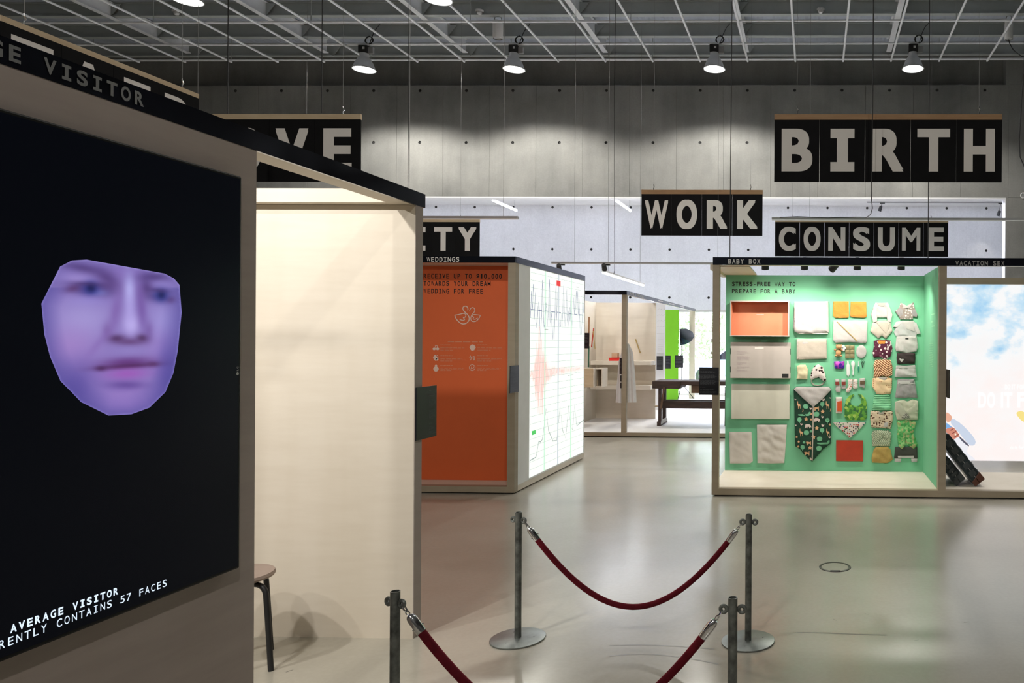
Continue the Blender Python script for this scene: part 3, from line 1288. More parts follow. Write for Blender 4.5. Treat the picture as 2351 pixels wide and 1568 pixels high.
def disc2(mb, cx, cy, rx, ry, n=14, star=0, Y=None):
    Y = YO - .003 if Y is None else Y
    pts = []
    for k in range(n):
        s = 1 - star * (k % 2)
        pts.append(at(cx + rx * s * math.cos(k * 2 * math.pi / n), cy + ry * s * math.sin(k * 2 * math.pi / n), Y))
    mb.add(pts, [tuple(range(n))[::-1]])


def icon(nm, fn):
    m = MB()
    fn(m)
    m.build(nm, PALEO, wd)


def ring2(m, cx, cy, r, w=1.2):
    ribbon(m, [((cx - 1073 + r * math.cos(t * .3142)) * ks, (727 - cy + r * math.sin(t * .3142)) * ks) for t in range(20)], w * ks, OS, EX, EZ, True)


def ln(m, pts, w=1.2):
    ribbon(m, [((x - 1073) * ks, (727 - y_) * ks) for x, y_ in pts], w * ks, OS, EX, EZ)


icon('badge_icon', lambda m: disc2(m, 1085, 798, 7.5, 7.5, 24, .16))
icon('sad_face_icon', lambda m: (ring2(m, 1085, 845, 6.8), ln(m, [(1081.5, 848.5), (1083, 847), (1085, 846.5), (1087, 847), (1088.5, 848.5)]), disc2(m, 1082.5, 843, .9, 1.2, 8), disc2(m, 1087.5, 843, .9, 1.2, 8)))
icon('money_bag_icon', lambda m: (disc2(m, 1001, 847, 6.2, 6, 16), disc2(m, 1001, 839.5, 3, 2.2, 10)))
icon('form_icon', lambda m: (disc2(m, 999.5, 821.5, 5.6, 7.2, 4), ring2(m, 1000, 821, 5), disc2(m, 1003.5, 825, 3.2, 3.2, 12)))
icon('people_icon', lambda m: (ln(m, [(1080, 817), (1083, 822), (1081, 828)]), ln(m, [(1078, 821), (1086, 820)]), ln(m, [(1087, 818), (1091, 823), (1088, 828)]), ln(m, [(1090, 818), (1086, 823), (1092, 828)])))
icon('swans_icon', lambda m: (disc2(m, 997, 801, 4, 3.2, 10), disc2(m, 1004.5, 801, 4, 3.2, 10), ln(m, [(999, 799), (998, 795), (1001, 794.5), (1003, 795), (1003, 799)])))

# lit chart on the aisle side
XC = XW + .004
cy0 = at(1216.5, 900, X=XC).y
cy1 = at(1340, 900, X=XC).y
cz0, cz1 = BT + .02, FBW - .01
chart = box_part('lit_chart', em('lit_chart_paper', (.94, .98, .93), .90, (.3, .3, .3)), wd, XW - .02, XC, cy0, cy1, cz0, cz1)
box_part('chart_edge', GREYP, wd, XW - .02, XC + .002, cy1, cy1 + .012, cz0, cz1)
OC = V((XC + .0015, 0, 0))


def ch(px, py):
    p = at(px, py, X=XC + .0015)
    return (p.y, p.z)


def chl(name, lst, w, col, st=1.0):
    m = MB()
    for pts in lst:
        ribbon(m, pts, w, OC, EY, EZ)
    o = m.build(name, em(name, col, st), chart)
    if len(lst) > 2:
        o['kind'] = 'stuff'
    return o


def chx(px):
    return at(px, 800, X=XC).y


chl('green_band', [[(chx(x), cz0), (chx(x), cz1)] for x in (1251, 1311)], .045, lin((205, 240, 215)))
chl('grey_band', [[(chx(1281.5), cz0), (chx(1281.5), cz1)]], .045, lin((205, 212, 218)))
chl('grid_line', [[(cy0, z), (cy1, z)] for z in [cz0 + .085 * k for k in range(1, 28)]], .005, lin((192, 206, 198)))
chl('fine_grid_line', [[(cy0 + (cy1 - cy0) * k / 24, cz0), (cy0 + (cy1 - cy0) * k / 24, cz1)] for k in range(1, 24)], .002, lin((222, 232, 224)))
rnd = random.Random(4)
zl = ch(1281, 717)[1]
pts = []
for i in range(70):
    f = i / 69
    yv = cy0 + (cy1 - cy0) * f
    a = rnd.choice((.25, .5, .9, 1, -.5, -.9, .3, .7)) if i % 2 else rnd.uniform(-.35, .15)
    pts.append((yv, zl + a * .42 * (1 - .3 * f)))
chl('blue_curve', [pts], .010, lin((62, 72, 130)))
chl('blue_axis', [[(cy0 + (cy1 - cy0) * (k / 9), zl), (cy0 + (cy1 - cy0) * (k / 9 + .07), zl)] for k in range(9)], .007, lin((50, 60, 120)))
zr = ch(1281, 852)[1]
pts = []
for i in range(260):
    f = i / 259
    amp = .46 * math.exp(-((f - .16) / .085) ** 2) + .09 * math.exp(-(f - .2) * 2.6) * (f > .08) + .02
    pts.append((cy0 + (cy1 - cy0) * f, zr + (-1) ** i * amp * rnd.uniform(.3, 1)))
chl('red_seismic_curve', [pts], .005, lin((243, 150, 135)))
zg = ch(1281, 1010)[1]
pts = [(0, -.2), (.1, -.18), (.14, .12), (.17, .10), (.2, .14), (.26, .78), (.3, .3), (.38, .02), (.45, .0), (.51, .75), (.56, .18), (.62, -.03), (.68, .72), (.72, .2), (.76, .1), (.8, .7), (.85, .15), (.9, .2), (1, .25)]
chl('grey_curve', [[(cy0 + (cy1 - cy0) * a, zg + b * .55) for a, b in pts]], .013, lin((150, 165, 160)))
a = ch(1278, 656)
b = ch(1285, 645)
MB().prism([(XC, a[0], a[1]), (XC, b[0] + .03, a[1]), (XC, b[0] + .03, b[1]), (XC, a[0], b[1])], (.002, 0, 0)).build('red_square', em('red_mark', lin((232, 52, 48))), chart)
a = ch(1221.5, 999)
b = ch(1230, 987)
MB().prism([(XC, a[0], a[1]), (XC, b[0], a[1]), (XC, b[0], b[1]), (XC, a[0], b[1])], (.002, 0, 0)).build('green_label', em('green_mark', lin((70, 200, 90))), chart)
m = MB()
for px, py, n in ((1250, 758, 3), (1303, 864, 5), (1322, 660, 3)):
    q = ch(px, py)
    small_print(m, V((XC + .002, q[0], q[1])), EY, EZ, .05 * n, .02, 1, n)
m.build('chart_caption', em('chart_caption', lin((150, 155, 150))), chart)['kind'] = 'stuff'

pq = at(1170, 903, X=XW + .006)
plaque((XW + .005, pq.y, pq.z), EY, EX, at(1190, 902, X=XW + .006).y - pq.y, at(1170, 840, X=XW + .006).z - pq.z,
       'slim bluish plaque with small print on the corner post of the WEDDINGS booth', .1, 9)

# ================================================================== BABY BOX BOOTH
YB0, XB0, TB = 7.69, -1.073, 2.521
BTB = at(1900, 1124, YB0).z
FBB = at(1638, 608, YB0).z
XI0 = at(1650.5, 860, YB0).x
XM0, XM1 = at(2155.5, 860, YB0).x, at(2172.5, 860, YB0).x
XE = 3.6
bb = thing('baby_box_booth', (0, YB0, 0), 'plywood BABY BOX and VACATION SEX showcase with two open bays', 'booth')
YBD = at(1800, 1080.5, Z=BTB).y
box_part('plinth', BLACKM, bb, XB0 + .03, XE, YB0 + .03, YBD + .3, 0, .016)
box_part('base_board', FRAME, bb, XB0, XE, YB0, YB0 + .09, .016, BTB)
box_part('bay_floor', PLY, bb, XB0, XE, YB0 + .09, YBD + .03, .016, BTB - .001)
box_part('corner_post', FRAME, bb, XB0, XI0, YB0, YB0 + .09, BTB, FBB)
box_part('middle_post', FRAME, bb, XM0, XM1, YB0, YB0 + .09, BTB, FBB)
box_part('top_header', PLY, bb, XB0 + .012, XE, YB0 + .012, YB0 + .10, FBB + .001, TB - .004)
bf = box_part('top_band', BLACK, bb, XB0, XE, YB0 - .002, YB0 + .012, FBB, TB)
box_part('end_band', BLACK, bb, XB0, XB0 + .012, YB0 + .012, YBD, FBB, TB)
XBL = at(1665.5, 860, YBD).x
XBR = at(2116, 860, YBD).x
zbt = at(1800, 632, YBD).z
box_part('green_board', GREEN, bb, XBL, XM0 + .025, YBD, YBD + .02, BTB, zbt)
box_part('green_side_board', GREEN, bb, XM0 + .005, XM0 + .025, YB0 + .09, YBD, BTB, FBB)
# corner of the ceiling
cA = at(1737, 632, YBD).x
box_part('ceiling_board', PLY, bb, XBL - .02, cA, YB0 + .10, YBD + .02, zbt, zbt + .02)
box_part('side_rail', PLY, bb, XBL - .05, XBL, YB0 + .1, YBD, FBB - .04, FBB + .02)
a = at(1671.5, 605.2, YB0 - .004)
words('BABY BOX', a, EX, EZ, 9.55 / F * YB0, 10.8 / F * YB0, .80, .032, 'title_word', LETG, bf)
a = at(2193.5, 609.5, YB0 - .004)
words('VACATION SEX', a, EX, EZ, 9.48 / F * YB0, 10.8 / F * YB0, .80, .032, 'title_word', pm('dark_grey_lettering', (.30, .30, .30), .7), bf)
for s, yy in (('STRESS-FREE WAY TO', 656.5), ('PREPARE FOR A BABY', 673)):
    words(s, at(1680.5, yy, YBD - .002), EX, EZ, 8.2 / F * YBD, 9.6 / F * YBD, .78, .022, 'slogan_word', LETB, bb)
m = MB()
for k, (px, py, w) in enumerate(((2138, 725, 18), (2137, 742, 16), (2139, 752, 12))):
    q = at(px, py, X=XM0 + .003)
    small_print(m, V((XM0 + .003, q.y, q.z)), -EY, EZ, .22, .03, 1, k)
for k in range(14):
    q = at(2138, 790 + k * 4, X=XM0 + .003)
    small_print(m, V((XM0 + .003, q.y + .12, q.z)), -EY, EZ, .26 + .05 * math.sin(k), .012, 1, k + 20)
m.build('side_print', pm('pale_green_print', lin((160, 220, 180)), .7), bb)['kind'] = 'stuff'

# header and lit backdrop of the other bay
YS = at(2260, 1058.5, Z=BTB).y
zs1 = at(2260, 653.5, YS).z
zs2 = at(2260, 638, YS).z
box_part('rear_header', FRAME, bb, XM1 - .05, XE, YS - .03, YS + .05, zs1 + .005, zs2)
SKYP = sky_print()
lbx = box_part('sky_lightbox', SKYP, bb, XM1 - .06, XE, YS, YS + .05, BTB + .004, zs1)
WPR = em('white_backdrop_print', (1, .99, .98), 1.0)


def squeezed(s_, px, py, Y, adv, cap, bold):
    # narrow poster lettering: tight letters, half-width word gaps
    x_ = px
    for w_ in s_.split(' '):
        m = MB()
        for c_ in w_:
            wd_ = .45 if c_ in 'IiLl' else 1.0
            if c_ == 'I':
                a_, b_ = at(x_ + adv * .1, py, Y), at(x_ + adv * .34, py - cap, Y)
                m.add([a_, (b_.x, Y, a_.z), b_, (a_.x, Y, b_.z)], [(0, 1, 2, 3)])
            else:
                text(m, c_, at(x_, py, Y), EX, EZ, adv * wd_ / F * Y, cap / F * Y, .88, bold)
            x_ += adv * wd_
        m.build('poster_word', WPR, lbx)
        x_ += adv * .45


squeezed('DO IT FOR MOM', 2307, 894, YS - .003, 6.4, 11.5, .03)
squeezed('DO IT FOR MOM', 2246, 936, YS - .003, 20.5, 35, .034)
squeezed('do it for mom', 2319.5, 1031, YS - .003, 4.4, 7.5, .015)


def decal(name, outline, col, d=.002, k=1, Y=None):
    o = [at(x, y_, (Y or YS) - d) for x, y_ in chaikin(outline, k)]
    return MB().add(o, [tuple(range(len(o)))[::-1]]).build(name, em('print_' + name, lin(col), .95), lbx)


c8 = lambda q: [(2100 + x / 5.6, 880 + y_ / 5.6) for x, y_ in q]
decal('heart_print', c8([(1300, 390), (1330, 360), (1370, 355), (1406, 370), (1450, 380), (1450, 470), (1406, 500), (1360, 470)]), (250, 228, 140), .0022)
decal('sleeve_print', c8([(480, 440), (600, 520), (720, 640), (790, 740), (770, 800), (700, 800), (620, 700), (540, 600), (450, 500)]), (205, 216, 234), .002)
decal('trouser_print', c8([(400, 760), (480, 720), (560, 680), (700, 810), (660, 890), (770, 960), (780, 1000), (400, 1000)]), (240, 240, 246), .0018, 1)
decal('fold_print', c8([(560, 670), (600, 700), (705, 800), (690, 815), (590, 730)]), (92, 92, 110), .0026, 1)
decal('arm_print', c8([(400, 370), (440, 385), (490, 440), (450, 500), (400, 490)]), (236, 176, 150), .0026)
decal('shirt_print', c8([(400, 500), (440, 530), (490, 570), (440, 600), (400, 590)]), (130, 178, 230), .0024)
decal('hand_print', c8([(380, 600), (440, 570), (500, 560), (560, 640), (580, 680), (520, 710), (460, 750), (420, 740), (380, 720)]), (214, 140, 120), .0028)
for k, q in enumerate(([(455, 600), (500, 575), (505, 585), (465, 612)], [(480, 640), (535, 605), (540, 615), (490, 652)], [(500, 690), (565, 650), (570, 660), (510, 702)])):
    decal('finger_line_print', c8(q), (150, 82, 72), .0032, 0)
decal('ring_print', c8([(510, 645), (530, 640), (538, 665), (518, 672)]), (250, 236, 210), .0036)

# two wheeled suitcases leaning in that bay
SC1 = pm('teal_black_case', (.018, .03, .036), .3, var=.5, scale=8)
SC2 = pm('dark_case_ribs', (.05, .06, .065), .35, var=.2)
SC3 = pm('rusty_corner', (.10, .035, .02), .5)
wallx = XM0 + .03
for k, (qx, qy, th, lab) in enumerate(((2222, 1102, .125, 'dark ribbed suitcase with brown corner leaning outermost in the backdrop bay'),
                                       (2187, 1107, .118, 'dark teal suitcase leaning between the wooden post and the ribbed suitcase'))):
    base = at(qx, qy, Z=BTB)
    base.y = YB0 + .22 + .03 * k
    base.z = BTB + .003
    ax, tn = V((-.62, 0, .785)), V((.785, 0, .62))
    ln_ = (base.x - wallx - .012) / .62
    dp = .42
    t = thing('suitcase', base, lab, 'suitcase')
    pts = [base, base + tn * th * .9, base + tn * th + ax * .03, base + tn * th + ax * (ln_ - .02), base + tn * th * .9 + ax * ln_, base + ax * ln_]
    o = MB().prism(pts, (0, dp, 0)).build('shell', SC1, t, bevel=.008)
    n_ = 5
    for r_ in range(n_):
        c0 = base + ax * (ln_ * (.16 + .8 * r_ / n_)) + tn * (th * .5)
        MB().bar(c0 + V((0, -.004, 0)), c0 + ax * ln_ * .10 + V((0, -.004, 0)), th * .55, .012, up=(0, 1, 0)).build('rib', SC2, o)
        c0 = base + ax * (ln_ * (.16 + .8 * r_ / n_)) + tn * (th + .003)
        MB().bar(c0 + V((0, .05, 0)), c0 + V((0, dp - .05, 0)), .05, .008, up=tn).build('rib', SC2, o)
    MB().bar(base + tn * th * .5 + V((0, -.006, 0)), base + tn * th * .5 + ax * ln_ + V((0, -.006, 0)), .006, .004, up=(0, 1, 0)).build('seam', GREYP, o)
    MB().prism([base + V((0, -.008, 0)), base + tn * th * 1.06 + V((0, -.008, 0)), base + tn * th * 1.06 + ax * .10 + V((0, -.008, 0)), base + ax * .06 + V((0, -.008, 0))], (0, .05, 0)).build('corner_guard', SC3 if k == 0 else SC2, t, bevel=.008)

plaque((XB0 - .135, YB0 - .004, at(1605, 906, YB0).z), EX, (0, -1, 0), .206, 63 / F * YB0, 'dark plaque with two columns of small print on the BABY BOX corner post', .05, 12)
plaque((XM1 + .002, YB0 - .16, at(2178, 912, YB0).z), EY, EX, .20, 64 / F * YB0, 'black plaque seen edge on, on the post between the two bays', .1, 14)

# spotlights over the green board
YL = YBD - .60
zl_ = at(1757, 615, YL).z
rail = MB().box(-.9, 1.25, YL - .02, YL + .02, FBB + .10, FBB + .13).build('lamp_rail', GREYP, loc=(0, YL, FBB + .1))
tag(rail, 'grey lamp rail inside, behind the top band of the BABY BOX bay', 'rail')
for px in (1757, 1847, 1968, 2069):
    p = at(px, 616, YL)
    track_spot((p.x, YL, p.z), (p.x, YL + .404 * 1.0, p.z - 1.0), 40, 'black spotlight pointing down at the green board of the BABY BOX bay', 126, .8, rod=(p.x, YL, FBB + .10), group='spotlights over the green board', col=(1, .94, .84), soft=.02)
p = at(1910, 618, YL)
track_spot((p.x, YL, p.z), (p.x - .55, YBD, 1.9), 9, 'black spotlight tilted sideways above the green board', 100, .9, rod=(p.x, YL, FBB + .10), soft=.02)

rail = MB().box(XM1 + .1, 3.4, YB0 + .125, YB0 + .155, TB - .035, TB - .012).build('lamp_rail', GREYP, loc=(2.2, YB0 + .14, TB - .03))
tag(rail, 'slim lamp rail hidden behind the top band of the VACATION SEX bay', 'rail')
for x in (1.75, 2.35, 2.95):
    track_spot((x, YB0 + .14, FBB + .012), (x, YB0 + .62, BTB), 26, 'tiny black spotlight behind the top band of the VACATION SEX bay', 110, .9, rod=(x, YB0 + .14, TB - .033), size=.4, group='spotlights of the backdrop bay', col=(1, .94, .90), soft=.02)

# ------------------------------------------------------------------ things pinned to the green board
cA_ = lambda q: [(1620 + x / 7.837, 600 + y_ / 7.837) for x, y_ in q]
cB_ = lambda q: [(1900 + x / 7.837, 600 + y_ / 7.837) for x, y_ in q]
cC_ = lambda q: [(1620 + x / 7.837, 780 + y_ / 7.837) for x, y_ in q]
cD_ = lambda q: [(1900 + x / 7.837, 780 + y_ / 7.837) for x, y_ in q]
cE_ = lambda q: [(1620 + x / 7.837, 960 + y_ / 7.837) for x, y_ in q]
cF_ = lambda q: [(1900 + x / 7.837, 960 + y_ / 7.837) for x, y_ in q]


def cloth_mb(outline, t=.02, edge=.016, wr=.006, seed=0, smooth=0, y0=0.0, step=.017, skirt=.006):
    pts = [at(x, y_, YBD) for x, y_ in outline]
    poly = [(p.x, p.z) for p in pts]
    if smooth:
        poly = chaikin(poly, smooth)
    vs, fs, nb = fill2d(poly, step)
    n = len(vs)
    bd = resample(poly, step)
    nbd = len(bd)
    out = []
    for p in vs:
        d = min(seg_d((p.x, p.y), bd[i], bd[(i + 1) % nbd]) for i in range(nbd))
        k = min(1, d / edge)
        k = .62 + .38 * k * (2 - k)
        h = skirt + t * k + wr * (k - .5) * 1.6 * (noise.noise(V((p.x * 9 + seed * 3.1, p.y * 16 + p.x * 6, seed))) + .5 * noise.noise(V((p.x * 30 + p.y * 12, p.y * 18 + seed, seed * 2))))
        out.append(V((p.x, YBD - y0 - max(.002, h), p.y)))
    m = MB()
    m.add(out, [tuple(q) for q in fs])
    cnt = {}
    for q in fs:
        for i in range(len(q)):
            e_ = (q[i], q[(i + 1) % len(q)])
            cnt[tuple(sorted(e_))] = cnt.get(tuple(sorted(e_)), []) + [e_]
    for k_, es in cnt.items():
        if len(es) == 1:
            a_, b_ = es[0]
            m.add([out[a_], out[b_], V((out[b_].x, YBD - y0 - .0005, out[b_].z)), V((out[a_].x, YBD - y0 - .0005, out[a_].z))], [(1, 0, 3, 2)])
    return m


def base_of(outline):
    pts = [at(x, y_, YBD) for x, y_ in outline]
    return V((sum(p.x for p in pts) / len(pts), YBD, min(p.z for p in pts)))


_gs = [0]


def garment(name, outline, mat, label, cat, group, parts=(), **kw):
    _gs[0] += 1
    b = base_of(outline)
    m = cloth_mb(outline, seed=_gs[0], **kw)
    if not parts:
        return tag(m.build(name, mat, loc=b, smooth=True), label, cat, group)
    t = thing(name, b, label, cat, group)
    m.build('fabric', mat, t, smooth=True)
    for nm, ol, mt, k2 in parts:
        _gs[0] += 1
        cloth_mb(ol, seed=_gs[0], **k2).build(nm, mt, t, smooth=True)
    return t


WCL = pm('white_cotton', (.47, .435, .425), .95, var=.05, scale=20, bmp=.2, bscale=160)
CREAM = pm('cream_cotton', (.48, .42, .355), .95, var=.06, scale=20, bmp=.2, bscale=160)
GRYC = pm('light_grey_jersey', (.50, .46, .46), .95, var=.06, scale=20, bmp=.2, bscale=160)
GRYD = pm('mid_grey_knit', (.30, .27, .28), .95, var=.1, scale=30)
CHAR = pm('charcoal_knit', (.055, .055, .05), .95, var=.1)
MUST = pm('mustard_cotton', (.40, .27, .08), .95, var=.1, scale=20, bmp=.2)
ORC = pm('orange_muslin', lin((200, 132, 56)), .95, var=.06, scale=20, bmp=.3, bscale=90)
CARDW = pm('pale_cardboard', (.50, .445, .41), .8, var=.04)
CARDB = pm('brown_cardboard_inside', lin((206, 134, 100)), .8, var=.05)
G1 = 'baby linen on the green board'
G2 = 'folded baby clothes on the green board'
PP = lambda nm, ol, mt, **k2: (nm, ol, mt, k2)

# open carton and its lid, a flat board
o4 = cA_([(440, 700), (1510, 700), (1505, 1355), (440, 1355)])
P = [at(x, y_, YBD) for x, y_ in o4]
t = thing('open_carton', base_of(o4), 'open cardboard carton with terracotta inside standing on edge against the board', 'box', G1)
dpt = .165
x0_, x1_, z0_, z1_ = P[0].x, P[1].x, P[2].z, P[0].z
# the carton's near rim is nearer the camera: scale so that the rim stands where it is seen
s0, s1 = at(1676.5, 690, YBD - dpt), at(1811.5, 772.5, YBD - dpt)
x0_, x1_, z1_, z0_ = s0.x, s1.x, s0.z, s1.z
w_ = .012
box_part('bottom', CARDB, t, x0_, x1_, YBD - .008, YBD - .001, z0_, z1_)
box_part('side', CARDW, t, x0_, x0_ + w_, YBD - dpt, YBD - .008, z0_, z1_)
box_part('side', CARDW, t, x1_ - w_, x1_, YBD - dpt, YBD - .008, z0_, z1_)
s = box_part('side', CARDB, t, x0_ + w_, x1_ - w_, YBD - dpt, YBD - .008, z0_, z0_ + w_)
box_part('side', CARDB, t, x0_ + w_, x1_ - w_, YBD - dpt, YBD - .008, z1_ - w_, z1_)
box_part('rim', CARDW, t, x0_, x1_, YBD - dpt - .002, YBD - dpt, z1_ - w_, z1_)
box_part('rim', CARDW, t, x0_, x1_, YBD - dpt - .002, YBD - dpt, z0_, z0_ + w_)
box_part('lining', CARDB, t, x0_ + w_, x0_ + w_ + .002, YBD - dpt + .01, YBD - .008, z0_ + w_, z1_ - w_)
box_part('hand_slot', CARDW, t, (x0_ + x1_) / 2 - .05, (x0_ + x1_) / 2 + .04, YBD - .0095, YBD - .008, z1_ - .16, z1_ - .154)
dl = .10
s0, s1 = at(1677, 785.5, YBD - dl), at(1814.5, 869, YBD - dl)
t = thing('carton_lid', V(((s0.x + s1.x) / 2, YBD, s1.z)), 'pale cardboard carton lid with printed text and a slot, below the open carton', 'box lid', G1)
lid = box_part('board', CARDW, t, s0.x, s1.x, YBD - dl, YBD - .001, s1.z, s0.z, .004)
kx = (s1.x - s0.x) / 1085
box_part('hand_slot', pm('slot_pale', (.74, .69, .64), .8), t, s0.x + 440 * kx, s0.x + 600 * kx, YBD - dl - .001, YBD - dl, s0.z - 125 * kx, s0.z - 85 * kx)
for a, b in ((110, 215), (440, 545)):
    for x_ in (s0.x, s1.x - 12 * kx):
        box_part('slit', BLACKM, t, x_, x_ + 12 * kx, YBD - dl - .001, YBD - dl, s0.z - b * kx, s0.z - a * kx)
q = box_part('dark_label', BLACKM, t, s0.x + 935 * kx, s0.x + 1052 * kx, YBD - dl - .001, YBD - dl, s0.z - 636 * kx, s0.z - 566 * kx)
m = MB()
small_print(m, V((s0.x + 120 * kx, YBD - dl - .001, s0.z - 330 * kx)), EX, EZ, 235 * kx, 170 * kx, 8, 31, (3,))
small_print(m, V((s0.x + 120 * kx, YBD - dl - .001, s0.z - 540 * kx)), EX, EZ, 235 * kx, 190 * kx, 9, 32, (3, 6))
m.build('small_print', pm('faint_pink_print', (.46, .38, .38), .8), t)['kind'] = 'stuff'
o4 = cC_([(460, 795), (1510, 795), (1510, 1430), (460, 1430)])
s0, s1 = at(1679, 881.5, YBD - .04), at(1812.5, 962.5, YBD - .04)
tag(MB().box(s0.x, s1.x, YBD - .04, YBD - .001, s1.z, s0.z).build('mattress_pad', pm('beige_pad', (.62, .60, .51), .9, var=.04), loc=base_of(o4), bevel=.006), 'plain beige mattress pad on the board below the carton lid', 'mattress', G1)
garment('folded_sheet', cE_([(430, 245), (825, 245), (850, 770), (805, 810), (440, 812)]), pm('grey_beige_linen', (.60, .56, .52), .95, var=.05), 'small folded beige sheet at the bottom corner of the board', 'sheet', G1, t=.012, edge=.012, smooth=0, step=.022)
garment('duvet_cover', cE_([(925, 115), (1462, 115), (1440, 500), (1415, 805), (1180, 812), (935, 803)]), pm('beige_linen', (.62, .58, .54), .95, var=.05), 'hanging beige cover with one vertical fold beside the small folded sheet', 'sheet', G1, t=.016, edge=.02, wr=.014, smooth=0, step=.022)
garment('folded_blanket', cA_([(1600, 730), (2205, 722), (2215, 1285), (1900, 1300), (1660, 1295), (1605, 1265), (1580, 1190)]), WCL, 'thick folded pale blanket with a small dark tag beside the open carton', 'blanket', G1,
        parts=(PP('edge_fold', cA_([(1590, 1180), (1620, 1250), (1700, 1262), (2200, 1272), (2200, 1300), (1690, 1300), (1600, 1262)]), pm('ivory_edge', (.72, .68, .62), .9), t=.008, edge=.008, y0=.03),
               PP('tag', cA_([(1605, 1025), (1632, 1025), (1628, 1080), (1603, 1080)]), BLACKM, t=.002, edge=.004, y0=.05, wr=0, smooth=0)), t=.055, edge=.02, smooth=0, step=.022)
garment('folded_cloth', cC_([(1640, -15), (2175, -15), (2178, 340), (1640, 355)]), CREAM, 'folded cream cloth with a wavy crease under the thick blanket', 'cloth', G1,
        parts=(PP('crease', cC_([(1650, 10), (1800, 25), (2000, 15), (2170, 60), (2170, 85), (1950, 45), (1800, 105), (1650, 95)]), WCL, t=.01, edge=.012, y0=.02),), t=.03, edge=.014, smooth=0, step=.022)
garment('balaclava', cC_([(1640, 470), (1700, 450), (1800, 450), (1840, 530), (1830, 710), (1635, 710), (1660, 600)]), pm('cream_wool', (.66, .58, .38), .95), 'small cream wool balaclava above the green sleeping bag', 'balaclava', G1, t=.03, edge=.03, wr=.014)
garment('bonnet', cC_([(1905, 560), (1960, 470), (2030, 440), (2110, 490), (2150, 620), (2172, 730), (2110, 735), (2040, 680), (1960, 690), (1905, 730), (1880, 680)]),
        spots('cap_flowers', (.66, .58, .55), [(.03, .012, .012), (.62, .5, .45), (.03, .012, .012)], 26, .40), 'cream baby cap with dark flowers and a chin strap', 'cap', G1,
        parts=(PP('chin_strap', cC_([(1893, 730), (1905, 730), (1925, 775), (1960, 805), (2020, 815), (2090, 795), (2140, 745), (2152, 748), (2100, 812), (2020, 830), (1950, 822), (1910, 785)]), CREAM, t=.004, edge=.006, wr=0),), t=.035, edge=.035, wr=.008)

# sleeping bag
DG = pm('dark_green_print_cotton', (.008, .045, .026), .9, var=.1, scale=8)
bag = cC_([(1585, 880), (1640, 838), (1900, 840), (2220, 842), (2260, 890), (2262, 1300), (2255, 1700), (2248, 1862), (2120, 1960), (1915, 2186), (1760, 2040), (1700, 1960), (1615, 1911), (1605, 1600), (1598, 1200)])
sb = thing('sleeping_bag', base_of(bag), 'dark green baby sleeping bag printed with animals, pale lining turned out at the neck', 'sleeping bag', G1)
cloth_mb(bag, t=.045, edge=.05, wr=.006, seed=50, step=.022).build('outer_fabric', DG, sb, smooth=True)
hood = cloth_mb(cC_([(1588, 882), (1642, 840), (1760, 842), (1900, 846), (2100, 842), (2218, 843), (2258, 892), (2120, 1040), (1938, 1205), (1760, 1050)]), t=.018, edge=.03, wr=.008, seed=51, y0=.048).build('lining', WCL, sb, smooth=True)
cloth_mb(cC_([(1926, 1205), (1948, 1205), (1942, 1600), (1928, 2160), (1908, 2160), (1920, 1700)]), t=.004, edge=.01, wr=0, y0=.051, smooth=0).build('zip', CREAM, sb)
cols = {'o': pm('tan_animal_print', lin((214, 168, 128)), .9), 'g': pm('pale_green_leaf_print', lin((110, 176, 138)), .9), 'p': pm('pale_pink_print', lin((216, 196, 190)), .9)}
AN = {'giraffe': ('o', [(0, 0), (6, -55), (14, -55), (18, -5), (45, 2), (60, 12), (62, 85), (54, 85), (52, 40), (30, 38), (26, 90), (18, 90), (16, 35), (4, 20)], .0),
      'leaf': ('g', [(0, -45), (40, -35), (52, 0), (40, 38), (0, 48), (-40, 38), (-52, 0), (-40, -35)], 0),
      'tree': ('g', [(0, -50), (32, -35), (42, 0), (28, 32), (8, 40), (8, 62), (-8, 62), (-8, 40), (-28, 32), (-42, 0), (-32, -35)], 0),
      'elephant': ('p', [(-50, -20), (-20, -38), (30, -30), (55, -10), (68, 30), (50, 20), (44, 45), (30, 45), (26, 18), (-5, 18), (-8, 45), (-24, 45), (-28, 18), (-44, 45), (-54, 40)], 0),
      'crocodile': ('g', [(-120, -8), (60, -14), (90, -55), (118, -50), (112, 0), (80, 22), (-60, 25), (-120, 12)], 0),
      'flower': ('o', [(0, -40), (18, -18), (40, -12), (24, 10), (26, 36), (0, 24), (-26, 36), (-24, 10), (-40, -12), (-18, -18)], 0),
      'bird': ('p', [(-30, -25), (-10, -30), (-5, -5), (25, -20), (20, 15), (-5, 28), (-25, 15)], 0),
      'lion': ('o', [(-45, -28), (-15, -30), (40, -18), (42, -40), (50, -40), (50, 40), (38, 40), (34, 12), (-12, 12), (-16, 40), (-30, 40), (-34, 8)], 0)}
